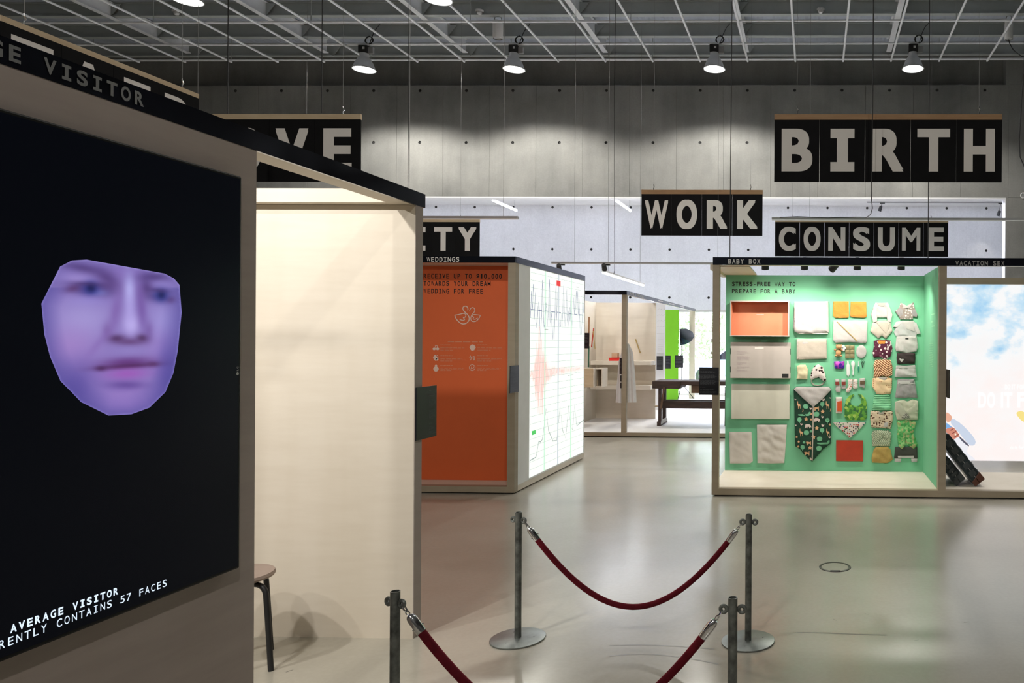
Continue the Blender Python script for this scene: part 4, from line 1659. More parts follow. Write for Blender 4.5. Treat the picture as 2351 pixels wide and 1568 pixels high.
spots_ = [('giraffe', 1650, 1150), ('leaf', 1805, 1190), ('tree', 2098, 1150), ('giraffe', 2160, 1150), ('lion', 1990, 1230), ('flower', 1620, 1285), ('flower', 2105, 1285), ('bird', 1620, 1070), ('bird', 2120, 1070), ('tree', 1612, 1150),
          ('crocodile', 1780, 1340), ('leaf', 1995, 1330), ('crocodile', 2290 - 90, 1340), ('elephant', 2000, 1430), ('flower', 1810, 1420), ('tree', 1690, 1430), ('tree', 2190, 1440), ('bird', 1625, 1530), ('bird', 2110, 1530),
          ('elephant', 1840, 1540), ('giraffe', 1690, 1640), ('leaf', 1815, 1660), ('tree', 2095, 1620), ('giraffe', 2170, 1640), ('flower', 1640, 1740), ('flower', 1940, 1740), ('lion', 1850, 1850), ('leaf', 2050, 1770), ('tree', 1745, 1925),
          ('flower', 1880, 1930), ('leaf', 2040, 1940), ('lion', 1820, 2030), ('elephant', 2010, 2040), ('crocodile', 2120, 1850), ('bird', 1900, 2130), ('flower', 2000, 1580)]
rq = random.Random(11)
for _k in range(260):
    qx_, qy_ = rq.uniform(1610, 2245), rq.uniform(1020, 2120)
    if all((qx_ - a_[1]) ** 2 + (qy_ - a_[2]) ** 2 > 78 ** 2 for a_ in spots_) and abs(qx_ - 1935) > 30 and qy_ > 1205 - abs(qx_ - 1935) * .95 + 60:
        spots_.append((rq.choice(('flower_small', 'bird_small', 'moon', 'leaf_small')), qx_, qy_))
AN['flower_small'] = ('o', [(x * .6, y_ * .6) for x, y_ in AN['flower'][1]], 0)
AN['bird_small'] = ('p', [(x * .8, y_ * .8) for x, y_ in AN['bird'][1]], 0)
AN['leaf_small'] = ('g', [(x * .5, y_ * .5) for x, y_ in AN['leaf'][1]], 0)
AN['moon'] = ('o', [(0, -32), (14, -14), (16, 8), (4, 32), (-4, 30), (4, 8), (2, -12)], 0)
for nm, sx, sy in spots_:
    ck, ol, _r_ = AN[nm]
    ol2 = [(sx + x * .95, sy + y_ * .95) for x, y_ in ol]
    bagc = [((x - 1620) * 7.837, (y_ - 780) * 7.837) for x, y_ in bag]
    if not all(pip(q, bagc) for q in ol2):
        ol2 = [(sx + x * .55, sy + y_ * .55) for x, y_ in ol]
        if not all(pip(q, bagc) for q in ol2):
            continue
    pw = [at(x, y_, YBD) for x, y_ in cC_(ol2)]
    po = [(p.x, p.z) for p in pw]
    bd_ = [(p.x, p.z) for p in [at(x, y_, YBD) for x, y_ in bag]]
    bd_ = chaikin(bd_, 1)
    r = delaunay_2d_cdt([V(q) for q in po], [(i, (i + 1) % len(po)) for i in range(len(po))], [], 1, 1e-7)
    hh = []
    for p in r[0]:
        d = min(seg_d((p.x, p.y), bd_[i], bd_[(i + 1) % len(bd_)]) for i in range(len(bd_)))
        k = min(1, d / .05)
        k = .62 + .38 * k * (2 - k)
        h = .006 + .045 * k + .006 * (k - .5) * 1.6 * (noise.noise(V((p.x * 9 + 50 * 3.1, p.y * 16 + p.x * 6, 50))) + .5 * noise.noise(V((p.x * 30 + p.y * 12, p.y * 18 + 50, 100))))
        hh.append(V((p.x, YBD - h - .0045, p.y)))
    m = MB()
    m.add(hh, [tuple(q) for q in r[2]])
    m.build(nm.replace('_small', '') + '_print', cols[ck], sb)

# column of small things
for k, ol in enumerate(([(105, 722), (378, 722), (382, 990), (370, 1015), (140, 1018), (112, 990), (98, 975)], [(415, 728), (692, 728), (700, 990), (670, 1015), (450, 1005), (408, 985)])):
    garment('muslin_cloth', cB_(ol), ORC, ('folded orange muslin cloth next to the thick pale blanket', 'folded orange muslin cloth next to the white long-sleeved top')[k], 'cloth', 'orange muslin cloths', t=.02, edge=.012, wr=.01, smooth=0)
garment('hooded_towel', cB_([(105, 1065), (715, 1065), (708, 1440), (680, 1468), (400, 1452), (140, 1462), (100, 1420)]), WCL, 'folded pale hooded towel with a diagonal seam under the orange cloths', 'towel', G1,
        parts=(PP('seam', cB_([(160, 1085), (172, 1082), (540, 1435), (528, 1440)]), MUST, t=.002, edge=.006, wr=0, y0=.036, smooth=0),), t=.03, edge=.014, wr=.004, smooth=0, step=.022)
TED = pm('tan_plush', (.50, .27, .12), .95, bmp=.4, bscale=120)
tb0 = at(1900 + 190 / 7.837, 780 + 300 / 7.837, YBD)
td = thing('teddy_toy', tb0, 'small tan teddy toy with a white flower under the towel', 'toy')


def blob(m, cx, cy, rx, ry, d, y0=0.0, n=12):
    c = at(1900 + cx / 7.837, 780 + cy / 7.837, YBD)
    k = YBD / F / 7.837
    vs, fs = [], []
    for i in range(7):
        ph = math.pi * i / 6
        for j in range(n):
            th_ = 2 * math.pi * j / n
            vs.append((c.x + rx * k * math.sin(ph) * math.cos(th_), YBD - d - y0 + d * math.cos(ph), c.z + ry * k * math.sin(ph) * math.sin(th_)))
    for i in range(6):
        for j in range(n):
            fs.append((i * n + j, i * n + (j + 1) % n, (i + 1) * n + (j + 1) % n, (i + 1) * n + j))
    return m.add(vs, fs)


blob(MB(), 195, 240, 52, 60, .022).build('body', TED, td, smooth=True)
hd = blob(MB(), 203, 130, 55, 48, .024, .004).build('head', TED, td, smooth=True)
for x_ in (160, 246):
    blob(MB(), x_, 98, 16, 16, .008, .01, 8).build('ear', TED, hd, smooth=True)
for x_ in (138, 252):
    blob(MB(), x_, 180, 26, 18, .012, .01, 8).build('arm', TED, td, smooth=True)
for x_ in (152, 238):
    blob(MB(), x_, 285, 28, 20, .014, .012, 8).build('leg', TED, td, smooth=True)
m = MB()
for k in range(5):
    blob(m, 275 + 30 * math.cos(k * 1.257), 152 + 34 * math.sin(k * 1.257), 26, 26, .008, .01, 8)
m.build('white_flower', WHITEP, td, smooth=True)
BR = pm('olive_foil_sachet', (.30, .25, .13), .4, .3)
for x_ in (318, 405):
    b0 = at(1900 + (x_ + 40) / 7.837, 780 + 338 / 7.837, YBD)
    t = thing('sachet_strip', b0, 'strip of three olive foil sachets beside the teddy toy', 'sachets', 'foil sachet strips')
    for j in range(3):
        MB().add([], [])
        cloth_mb(cD_([(x_, 102 + j * 78), (x_ + 78, 102 + j * 78), (x_ + 78, 174 + j * 78), (x_, 174 + j * 78)]), t=.01, edge=.015, wr=0, smooth=0).build('sachet', BR, t, smooth=True)
ol = [(606 + 92 * math.cos(k * .3927), 213 + 116 * math.sin(k * .3927)) for k in range(16)]
garment('nursing_pad', cD_(ol), WCL, 'round white quilted pad beside the foil sachets', 'pad', None, t=.014, edge=.03)
garment('wipes_packet', cD_([(115, 390), (300, 385), (295, 515), (205, 522), (128, 512)]), spots('purple_packet_print', lin((150, 50, 165)), [lin((60, 30, 140)), lin((190, 80, 190)), lin((70, 40, 160))], 22, .55, .9, .4), 'small purple and violet packet pinned under the teddy toy', 'packet', None, t=.02, edge=.02, wr=.003, smooth=0)
garment('nail_file', cD_([(352, 382), (376, 382), (382, 430), (398, 460), (400, 620), (372, 668), (342, 625), (340, 460), (352, 430)]), WHITEP, 'white pointed grooming tool with faint print beside the purple packet', 'grooming tool', None, t=.006, edge=.01, wr=0, step=.012)
garment('hairbrush', cD_([(458, 378), (488, 400), (492, 440), (478, 500), (468, 560), (474, 625), (460, 645), (444, 625), (450, 560), (438, 500), (424, 440), (430, 400)]), WHITEP, 'small white baby hairbrush beside the pointed tool', 'brush', None, t=.012, edge=.014, wr=0, step=.012)
garment('thermometer', cD_([(548, 388), (558, 388), (562, 470), (572, 480), (570, 545), (562, 580), (548, 580), (542, 545), (543, 480), (548, 470)]), WHITEP, 'slim white and green baby thermometer beside the scissors', 'thermometer', None,
        parts=(PP('green_grip', cD_([(543, 478), (572, 478), (570, 545), (562, 580), (548, 580), (542, 545)]), pm('green_plastic', (.02, .22, .14), .4), t=.005, edge=.008, wr=0, y0=.008, smooth=0, step=.012),), t=.005, edge=.008, wr=0, step=.012)
q0 = at(1900 + 630 / 7.837, 780 + 500 / 7.837, YBD)
t = thing('scissors', q0, 'tiny dark nail scissors hanging beside the thermometer', 'scissors')
kk = YBD / F / 7.837
for sgn in (-1, 1):
    c = at(1900 + (631 + sgn * 17) / 7.837, 780 + 398 / 7.837, YBD - .008)
    MB().tube([c + V((math.cos(a) * 15 * kk, 0, math.sin(a) * 20 * kk)) for a in [i * .523 for i in range(12)]], .0022, 5, True).build('finger_ring', BLACKM, t)
    MB().bar(c + V((0, 0, -18 * kk)), at(1900 + (631 + sgn * 2) / 7.837, 780 + 500 / 7.837, YBD - .008), .006, .004).build('blade', BLACKM, t)
RED = pm('dark_red_sock_label', (.22, .03, .02), .7)
BRN = pm('brown_sock_label', (.11, .07, .035), .7)
for ol, lb_, lab in (([(135, 710), (210, 705), (215, 815), (240, 850), (232, 945), (160, 942), (140, 900), (150, 830)], ([(138, 755), (208, 752), (210, 812), (140, 815)], RED), 'long white baby sock with dark red label beside a second labelled sock'),
                     ([(248, 710), (325, 708), (322, 815), (330, 870), (290, 890), (250, 870)], ([(252, 755), (322, 752), (322, 810), (254, 812)], RED), 'short white baby sock with dark red label between two other socks'),
                     ([(575, 695), (670, 690), (675, 800), (660, 870), (610, 850), (570, 840)], ([(580, 738), (675, 735), (675, 795), (582, 800)], BRN), 'white baby sock with brown label at the end of the sock row')):
    garment('baby_sock', cD_(ol), WCL, lab, 'sock', 'baby socks on the board', parts=(PP('label', cD_(lb_[0]), lb_[1], t=.002, edge=.005, wr=0, y0=.022, smooth=0, step=.014),), t=.016, edge=.02, wr=.004, step=.013)
garment('baby_sock', cD_([(365, 715), (450, 712), (448, 830), (420, 900), (375, 952), (332, 940), (335, 890), (375, 840)]), spots('sock_hearts', (.66, .58, .55), [(.5, .12, .05)], 40, .3), 'white baby sock with red hearts, toe pointing sideways', 'sock', 'baby socks on the board', t=.016, edge=.02, step=.013)
garment('baby_sock', cD_([(458, 715), (535, 712), (540, 860), (500, 885), (460, 870)]), spots('sock_dots', (.66, .58, .55), [(.2, .08, .04), (.5, .15, .06)], 45, .28), 'white baby sock with small brown motifs beside the heart sock', 'sock', 'baby socks on the board', t=.016, edge=.02, step=.013)
garment('cream_tube_box', cD_([(148, 1032), (262, 1032), (262, 1322), (148, 1322)]), pm('off_white_carton', (.60, .55, .50), .6), 'slim white and orange cream box beside the green bib', 'box', None,
        parts=(PP('orange_print', cD_([(172, 1110), (258, 1095), (258, 1285), (172, 1285)]), pm('orange_red_print', lin((206, 84, 38)), .5), t=.001, edge=.004, wr=0, y0=.024, smooth=0),), t=.02, edge=.004, wr=0, smooth=0, step=.012)
garment('bib', cD_([(470, 978), (400, 1000), (330, 1080), (305, 1200), (308, 1390), (345, 1440), (665, 1445), (705, 1400), (705, 1150), (680, 1060), (620, 990), (545, 972), (560, 1000), (602, 1060), (608, 1130), (560, 1190), (505, 1200), (430, 1170), (402, 1105), (425, 1040), (480, 995)]),
        patch('leaf_camouflage', [lin((60, 120, 50)), lin((120, 170, 60)), lin((90, 150, 60)), lin((160, 190, 90)), lin((50, 100, 60))], 30), 'green leaf-patterned baby bib with round neck', 'bib', None, t=.008, edge=.02, wr=.003)
garment('bandana_bib', cF_([(100, 78), (400, 72), (690, 75), (570, 205), (460, 310), (400, 362), (360, 318), (280, 240), (190, 170)]), spots('bandana_print', (.62, .55, .50), [(.02, .02, .02), lin((170, 50, 40)), lin((70, 120, 70)), lin((60, 60, 120))], 38, .34), 'triangular white bandana bib with little dark and red motifs', 'bib', None, t=.008, edge=.02, wr=.003)
s0, s1 = at(1919.8, 1011, YBD - .02), at(1981, 1059, YBD - .02)
t = thing('red_book', V(((s0.x + s1.x) / 2, YBD, s1.z)), 'flat red board book with a plain cover below the bandana bib', 'book')
box_part('cover', pm('red_book_cover', lin((176, 52, 26)), .5, var=.12, scale=9), t, s0.x, s1.x, YBD - .02, YBD - .016, s1.z, s0.z, .001)
box_part('pages', WCL, t, s0.x + .003, s1.x - .003, YBD - .016, YBD - .005, s1.z + .003, s0.z - .003)
box_part('back_cover', pm('dark_red_back', lin((110, 34, 18)), .5), t, s0.x, s1.x, YBD - .005, YBD - .001, s1.z, s0.z)
decal_ = MB()
disc_pts = [(1935, 1055), (1940, 1030), (1950, 1018), (1962, 1022), (1966, 1036), (1958, 1056)]

# clothes, first column
lab2 = {}
garment('long_sleeved_shirt', cB_([(860, 745), (970, 750), (1085, 745), (1130, 860), (1165, 960), (1130, 1098), (1075, 1085), (1065, 1010), (890, 1010), (885, 1085), (820, 1098), (780, 960), (815, 850)]), WCL, 'white long-sleeved baby top beside the orange cloths', 'baby top', G2, parts=(PP('sleeve', cB_([(822, 850), (880, 775), (888, 1010), (885, 1085), (822, 1096), (784, 960)]), WCL, t=.006, edge=.01, wr=.004, y0=.021), PP('sleeve', cB_([(1080, 775), (1126, 860), (1160, 960), (1128, 1096), (1078, 1085), (1066, 1010)]), WCL, t=.006, edge=.01, wr=.004, y0=.021), PP('neckline', cB_([(890, 752), (1060, 752), (1020, 800), (970, 815), (915, 800)]), pm('darker_cream_lining', (.40, .355, .32), .95), t=.006, edge=.01, wr=.004, y0=.021),), t=.018, wr=.016)  # neckline piece in a darker cream
garment('wrap_bodysuit', cB_([(905, 1070), (1050, 1060), (1130, 1110), (1165, 1255), (1045, 1390), (975, 1330), (915, 1385), (770, 1260), (810, 1100), (870, 1090)]), CREAM, 'cream wrap bodysuit with pointed hem under the white long-sleeved top', 'bodysuit', G2, parts=(PP('wrap_flap', cB_([(870, 1094), (1050, 1064), (1125, 1112), (1050, 1300), (940, 1180)]), CREAM, t=.006, edge=.01, wr=.004, y0=.021),), t=.02, wr=.018)
garment('flowered_bodysuit', cD_([(830, 20), (905, 5), (1040, 5), (1130, 15), (1165, 150), (1135, 290), (1040, 360), (950, 310), (825, 320), (810, 230), (835, 120)]), spots('flower_print', (.075, .008, .03), [(.66, .55, .55), (.20, .06, .10), (.66, .55, .55)], 30, .42, .9), 'dark plum bodysuit with white flowers', 'bodysuit', G2,
        parts=(PP('neck_binding', cD_([(900, 15), (1035, 15), (1030, 70), (970, 78), (905, 70)]), ORC, t=.004, edge=.01, y0=.02),), t=.022, wr=.016)
garment('striped_bodysuit', cD_([(860, 360), (1000, 352), (1130, 360), (1165, 480), (1160, 640), (1080, 665), (990, 655), (900, 665), (825, 665), (835, 570), (825, 450)]), stripes('brown_stripe', lin((120, 66, 34)), lin((226, 184, 148)), 14, (0, .9, 0), .5), 'brown and cream striped bodysuit', 'bodysuit', G2, parts=(PP('sleeve', cD_([(828, 455), (905, 400), (960, 640), (900, 662), (830, 655)]), stripes('brown_stripe_sleeve', lin((120, 66, 34)), lin((226, 184, 148)), 14, (0, -.5, 0), .5), t=.006, edge=.01, wr=.004, y0=.021), PP('sleeve', cD_([(1160, 480), (1090, 410), (1040, 640), (1080, 660), (1155, 636)]), stripes('brown_stripe_sleeve_two', lin((110, 60, 32)), lin((220, 178, 142)), 14, (0, 2.1, 0), .5), t=.006, edge=.01, wr=.004, y0=.021),), t=.022, wr=.018)
garment('dotted_bodysuit', cD_([(815, 690), (905, 665), (985, 680), (1070, 670), (1160, 695), (1150, 870), (1130, 965), (990, 985), (880, 975), (800, 830)]), spots('orange_dots', lin((222, 190, 152)), [lin((150, 84, 44))], 46, .26, .1), 'cream bodysuit with small orange dots', 'bodysuit', G2, parts=(PP('neckline', cD_([(905, 670), (1070, 674), (1030, 730), (990, 752), (945, 730)]), pm('darker_cream_lining', (.40, .355, .32), .95), t=.006, edge=.01, wr=.004, y0=.021),), t=.022, wr=.016)
garment('green_striped_shirt', cD_([(850, 985), (1100, 980), (1130, 1060), (1140, 1270), (805, 1270), (830, 1060)]), stripes('green_stripe', lin((52, 120, 82)), lin((140, 206, 160)), 15, (0, 1.5708, 0), .45), 'green horizontally striped baby shirt', 'baby top', G2, t=.02, wr=.016)
garment('blotched_shirt', cD_([(775, 1275), (900, 1280), (960, 1310), (1020, 1280), (1165, 1280), (1170, 1440), (1130, 1600), (790, 1570), (765, 1420)]), spots('brown_blots', lin((206, 184, 160)), [lin((78, 48, 30)), lin((96, 60, 40))], 34, .36, .6), 'beige baby top with brown blotches', 'baby top', G2, parts=(PP('neckline', cD_([(890, 1285), (960, 1312), (1025, 1285), (1000, 1335), (920, 1335)]), pm('darker_cream_lining', (.40, .355, .32), .95), t=.006, edge=.01, wr=.004, y0=.021), PP('white_label', cD_([(1020, 1490), (1085, 1480), (1075, 1560), (1000, 1565)]), WCL, t=.006, edge=.01, wr=.004, y0=.021),), t=.022, wr=.016)
garment('patterned_bodysuit', cF_([(820, 225), (930, 215), (1010, 225), (1100, 220), (1150, 270), (1120, 500), (810, 500), (790, 290)]), stripes('ink_dash_print', lin((70, 92, 74)), lin((190, 196, 170)), 22, (0, 2.2, 0), .3), 'pale bodysuit with fine dark dashes', 'bodysuit', G2, parts=(PP('sleeve', cF_([(824, 230), (925, 222), (1000, 330), (880, 420), (800, 330)]), stripes('ink_dash_sleeve', lin((70, 92, 74)), lin((190, 196, 170)), 22, (0, .7, 0), .3), t=.006, edge=.01, wr=.004, y0=.021), PP('sleeve', cF_([(1095, 226), (1145, 272), (1118, 400), (1005, 340)]), stripes('ink_dash_sleeve_two', lin((70, 92, 74)), lin((190, 196, 170)), 22, (0, 1.2, 0), .3), t=.006, edge=.01, wr=.004, y0=.021),), t=.022, wr=.018)
garment('mustard_bloomers', cF_([(870, 515), (1080, 510), (1130, 560), (1170, 740), (1080, 800), (960, 800), (800, 790), (790, 720), (830, 560)]), MUST, 'mustard yellow bloomers at the foot of the clothes column', 'bloomers', G2, t=.03, wr=.016)
# second column
garment('spotted_shirt', cB_([(1310, 740), (1420, 800), (1540, 740), (1570, 860), (1615, 960), (1600, 1005), (1535, 1000), (1530, 1045), (1310, 1045), (1285, 1005), (1215, 900), (1290, 830)]), spots('cloud_print', (.30, .24, .22), [(.62, .56, .54)], 30, .32), 'taupe baby shirt with white spots at the top of the outer column', 'baby top', G2, parts=(PP('collar', cB_([(1325, 752), (1420, 802), (1528, 750), (1480, 832), (1420, 850), (1360, 832)]), WCL, t=.006, edge=.01, wr=.004, y0=.021), PP('sleeve', cB_([(1292, 835), (1222, 900), (1288, 1000), (1340, 975), (1345, 870)]), GRYD, t=.006, edge=.01, wr=.004, y0=.021), PP('sleeve', cB_([(1566, 864), (1610, 960), (1596, 1000), (1520, 980), (1510, 880)]), GRYD, t=.006, edge=.01, wr=.004, y0=.021),), t=.02, wr=.016)
garment('kimono_shirt', cB_([(1330, 1070), (1540, 1070), (1600, 1120), (1670, 1300), (1600, 1310), (1590, 1360), (1410, 1345), (1230, 1345), (1190, 1270), (1235, 1190), (1180, 1180), (1230, 1090)]), spots('pale_marks', (.44, .43, .43), [(.26, .36, .38), (.42, .42, .42)], 36, .2), 'off-white wrap shirt with pale blue marks and spread sleeves', 'baby top', G2, parts=(PP('sleeve', cB_([(1236, 1096), (1186, 1178), (1240, 1190), (1305, 1130)]), GRYC, t=.006, edge=.01, wr=.004, y0=.021), PP('sleeve', cB_([(1596, 1124), (1664, 1296), (1604, 1304), (1540, 1150)]), GRYC, t=.006, edge=.01, wr=.004, y0=.021), PP('wrap_flap', cB_([(1335, 1076), (1536, 1076), (1560, 1260), (1420, 1220)]), WCL, t=.006, edge=.01, wr=.004, y0=.021),), t=.02, wr=.018)
garment('white_leggings', cD_([(1240, -60), (1420, -65), (1600, -55), (1620, 150), (1590, 215), (1390, 235), (1235, 205), (1215, 150)]), WCL, 'white gathered baby trousers with a tiny dark tag', 'trousers', G2,
        parts=(PP('tag', cD_([(1395, -32), (1450, -32), (1450, -10), (1395, -10)]), BLACKM, t=.001, edge=.004, wr=0, y0=.022, smooth=0, step=.012),), t=.024, wr=.018)
garment('black_trousers', cD_([(1250, 240), (1570, 240), (1575, 330), (1565, 430), (1255, 430), (1240, 330)]), pm('dark_brown_jersey', (.03, .018, .018), .9), 'folded dark brown baby trousers with a pale heart patch', 'trousers', G2,
        parts=(PP('heart_patch', cD_([(1285, 320), (1305, 318), (1322, 335), (1345, 318), (1365, 330), (1360, 365), (1325, 402), (1292, 365)]), WCL, t=.003, edge=.01, wr=0, y0=.03, step=.012),), t=.028, wr=.016)
garment('pale_shorts', cD_([(1235, 460), (1400, 470), (1570, 455), (1600, 665), (1400, 672), (1205, 665)]), GRYC, 'pale grey baby shorts, folded', 'shorts', G2, parts=(PP('waistband', cD_([(1238, 466), (1400, 476), (1568, 462), (1574, 505), (1400, 515), (1232, 508)]), WCL, t=.006, edge=.01, wr=.004, y0=.021),), t=.024, wr=.016)
garment('grey_shorts', cD_([(1260, 715), (1360, 705), (1460, 715), (1560, 705), (1600, 950), (1615, 1040), (1430, 1035), (1400, 1045), (1215, 1035), (1240, 850)]), GRYD, 'mid grey baby shorts with ribbed waistband', 'shorts', G2,
        parts=(PP('waistband', cD_([(1262, 742), (1560, 742), (1568, 795), (1255, 795)]), GRYC, t=.004, edge=.01, y0=.02, smooth=0),), t=.022, wr=.018)
garment('white_sweater', cD_([(1215, 1115), (1280, 1095), (1370, 1085), (1430, 1110), (1530, 1075), (1625, 1100), (1630, 1260), (1620, 1435), (1440, 1442), (1250, 1440), (1205, 1270)]), pm('off_white_knit', (.50, .48, .38), .95, var=.06), 'off-white folded sweater with a striped cuff', 'sweater', G2,
        parts=(PP('sleeve', cD_([(1220, 1120), (1285, 1100), (1410, 1300), (1480, 1390), (1330, 1390), (1215, 1265)]), pm('knit_sleeve', (.46, .44, .36), .95), t=.007, edge=.012, wr=.006, y0=.026), PP('sleeve', cD_([(1620, 1106), (1624, 1260), (1440, 1330), (1405, 1300), (1530, 1180)]), pm('knit_sleeve_two', (.48, .46, .37), .95), t=.007, edge=.012, wr=.006, y0=.026), PP('striped_cuff', cD_([(1400, 1310), (1485, 1395), (1360, 1422), (1325, 1392)]), stripes('cuff_stripe', (.02, .02, .02), (.5, .48, .42), 24, (0, .8, 0), .5), t=.005, edge=.012, y0=.036, step=.012),), t=.026, wr=.02)
garment('leaf_trousers', cF_([(1240, 40), (1400, 15), (1590, 65), (1560, 180), (1545, 270), (1615, 470), (1550, 550), (1420, 470), (1405, 300), (1400, 480), (1330, 555), (1275, 500), (1250, 300), (1265, 170)]), patch('leaf_green_print', [lin((70, 150, 80)), lin((120, 180, 110)), lin((150, 195, 130)), lin((90, 170, 100)), lin((170, 170, 120))], 40), 'green leafy patterned baby trousers with spread legs', 'trousers', G2, t=.024, wr=.016)
garment('charcoal_jacket', cF_([(1215, 515), (1610, 510), (1615, 720), (1560, 720), (1550, 670), (1260, 680), (1270, 720), (1195, 715)]), CHAR, 'charcoal baby jacket with pale cuffs and hem at the foot of the outer column', 'jacket', G2,
        parts=(PP('cuff', cF_([(1208, 725), (1325, 722), (1315, 788), (1205, 780)]), GRYC, t=.014, edge=.012, smooth=0), PP('cuff', cF_([(1500, 722), (1612, 725), (1608, 782), (1512, 790)]), GRYC, t=.014, edge=.012, smooth=0),
               PP('hem', cF_([(1260, 674), (1552, 672), (1550, 714), (1268, 716)]), GRYC, t=.016, edge=.012, smooth=0)), t=.014, wr=.004)

# ================================================================== WORK PLATFORM AND BOOTH (behind)
YK, TK = 12.257, at(1400, 667, 12.257).z
XK = at(1438, 800, YK).x
BTK = at(1500, 993.5, YK).z
FBK = at(1400, 676.5, YK).z
KY1 = at(1597, 718, X=XK).y
wk = thing('work_booth', (XK, YK, 0), 'long plywood WORK booth with titles along the band on its side', 'booth')
kx0, kx1 = -5.6, at(1730, 1000, YK).x
box_part('plinth', BLACKM, wk, kx0 + .05, kx1 - .05, YK + .04, KY1 - .05, 0, .016)
box_part('platform', pm('white_oiled_platform', (.74, .72, .70), .5, var=.03), wk, kx0, kx1, YK + .02, KY1 + .1, .016, BTK)
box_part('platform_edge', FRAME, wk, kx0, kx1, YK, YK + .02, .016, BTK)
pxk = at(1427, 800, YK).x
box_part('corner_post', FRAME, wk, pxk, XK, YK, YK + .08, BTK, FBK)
bk = box_part('top_band', BLACK, wk, kx0, XK, YK - .002, YK + .012, FBK, TK)
sk = box_part('side_band', BLACK, wk, XK - .012, XK + .002, YK + .012, KY1, FBK, TK)
box_part('side_header', PLY, wk, XK - .09, XK - .012, YK + .012, KY1, FBK + .01, TK - .004)
YKB = at(1430, 960, Z=BTK).y
bx1 = at(1505, 800, YKB).x
bx0 = at(1370, 900, YKB).x
zk = at(1430, 695, YKB).z
box_part('rear_panel', PLY, wk, bx0 - .04, bx1, YKB, YKB + .04, BTK, zk)
box_part('left_panel', PLY, wk, bx0 - .06, bx0 - .02, YK + .6, YKB, BTK, zk)
sh1 = box_part('shelf', PLY, wk, bx0, bx1, YKB - .42, YKB, at(1430, 838, YKB - .42).z, at(1430, 829, YKB - .42).z)
sh2 = box_part('shelf', PLY, wk, bx0, bx1, YKB - .42, YKB, at(1430, 894.5, YKB - .42).z, at(1430, 885.5, YKB - .42).z)
box_part('end_post', PLY, wk, at(1583, 800, KY1).x, at(1596, 800, KY1).x, KY1 - .05, KY1, BTK, FBK)
m = MB()
q = at(1446, 680, X=XK + .004)
words('FAMILY BUSINESS', (XK + .004, q.y, FBK + .015), EY, EZ, .068, TK - FBK - .03, .8, .026, 'title_word', LETW, sk)
for a in (1510, 1536, 1561):
    q = at(a, 700, X=XK + .004)
    small_print(m, V((XK + .004, q.y, FBK + .015)), EY, EZ, .62, TK - FBK - .02, 1, a)
m.build('illegible_title', LETW, sk)['kind'] = 'stuff'
# partitions further down that booth
YD = 16.2
box_part('white_notice_wall', pm('white_notice_board', (.74, .74, .76), .6, var=.02), wk, at(1500, 800, YD).x, at(1526.5, 800, YD).x, YD, YD + .04, BTK, at(1510, 698, YD).z)
m = MB()
for i in range(4):
    for j in range(3):
        q = at(1509 + j * 6, 712 + i * 13, YD - .003)
        ribbon(m, [(0, 0), (.02 * (j + 1), .03), (.03, .01), (.045, .04 - .01 * i)], .006, q, EX, EZ)
for yy in (766, 812):
    q = at(1508, yy, YD - .003)
    ribbon(m, [(0, 0), (.17, -.002)], .01, q, EX, EZ)
for i in range(9):
    small_print(m, at(1510, 772 + i * 4, YD - .003), EX, EZ, .13, .012, 1, i)
m.build('sketch_print', LETG, wk)['kind'] = 'stuff'
YG = 19.0
box_part('green_wall', pm('lime_green_wall', lin((112, 186, 24)), .7, var=.03), wk, at(1520, 800, YG).x, at(1557.5, 800, YG).x, YG, YG + .04, BTK, at(1540, 711, YG).z)
# wall cubes
cz_a, cz_b = at(1350, 889.5, YK + .9).z, at(1350, 846, YK + .9).z
q0, q1 = at(1330, 860, YK + .9).x, at(1361, 860, YK + .9).x
t = thing('wall_cube', V((q0, YK + 1, cz_a)), 'closed plywood wall cube beside the chart, left of an open cube', 'cabinet')
box_part('front', PLYL, t, q0, q1, YK + .9, YK + .92, cz_a, cz_b)
box_part('carcass', PLY, t, q0, q1 + .02, YK + .92, YK + 1.25, cz_a, cz_b)
q0, q1 = at(1364, 860, YK + 1.0).x, at(1383, 860, YK + 1.0).x
t = thing('wall_cube', V((q0, YK + 1, cz_a)), 'open plywood wall cube with a stick in it, under the leaning sticks', 'cabinet')
box_part('back', PLYL, t, q0, q1, YK + 1.33, YK + 1.35, cz_a, cz_b)
for a, b, c, d, n_ in ((q0, q0 + .016, cz_a, cz_b, 'side'), (q1 - .016, q1, cz_a, cz_b, 'side'), (q0 + .016, q1 - .016, cz_a, cz_a + .016, 'bottom'), (q0 + .016, q1 - .016, cz_b - .016, cz_b, 'top')):
    box_part(n_, PLY, t, a, b, YK + 1.0, YK + 1.33, c, d)
q = at(1372, 884, YK + 1.1)
tag(MB().bar((q.x, YK + 1.1, cz_a + .016), (q.x, YK + 1.1, cz_a + .12), .012).build('wooden_peg', PLYL, loc=(q.x, YK + 1.1, cz_a)), 'short wooden peg standing in the open wall cube', 'peg')
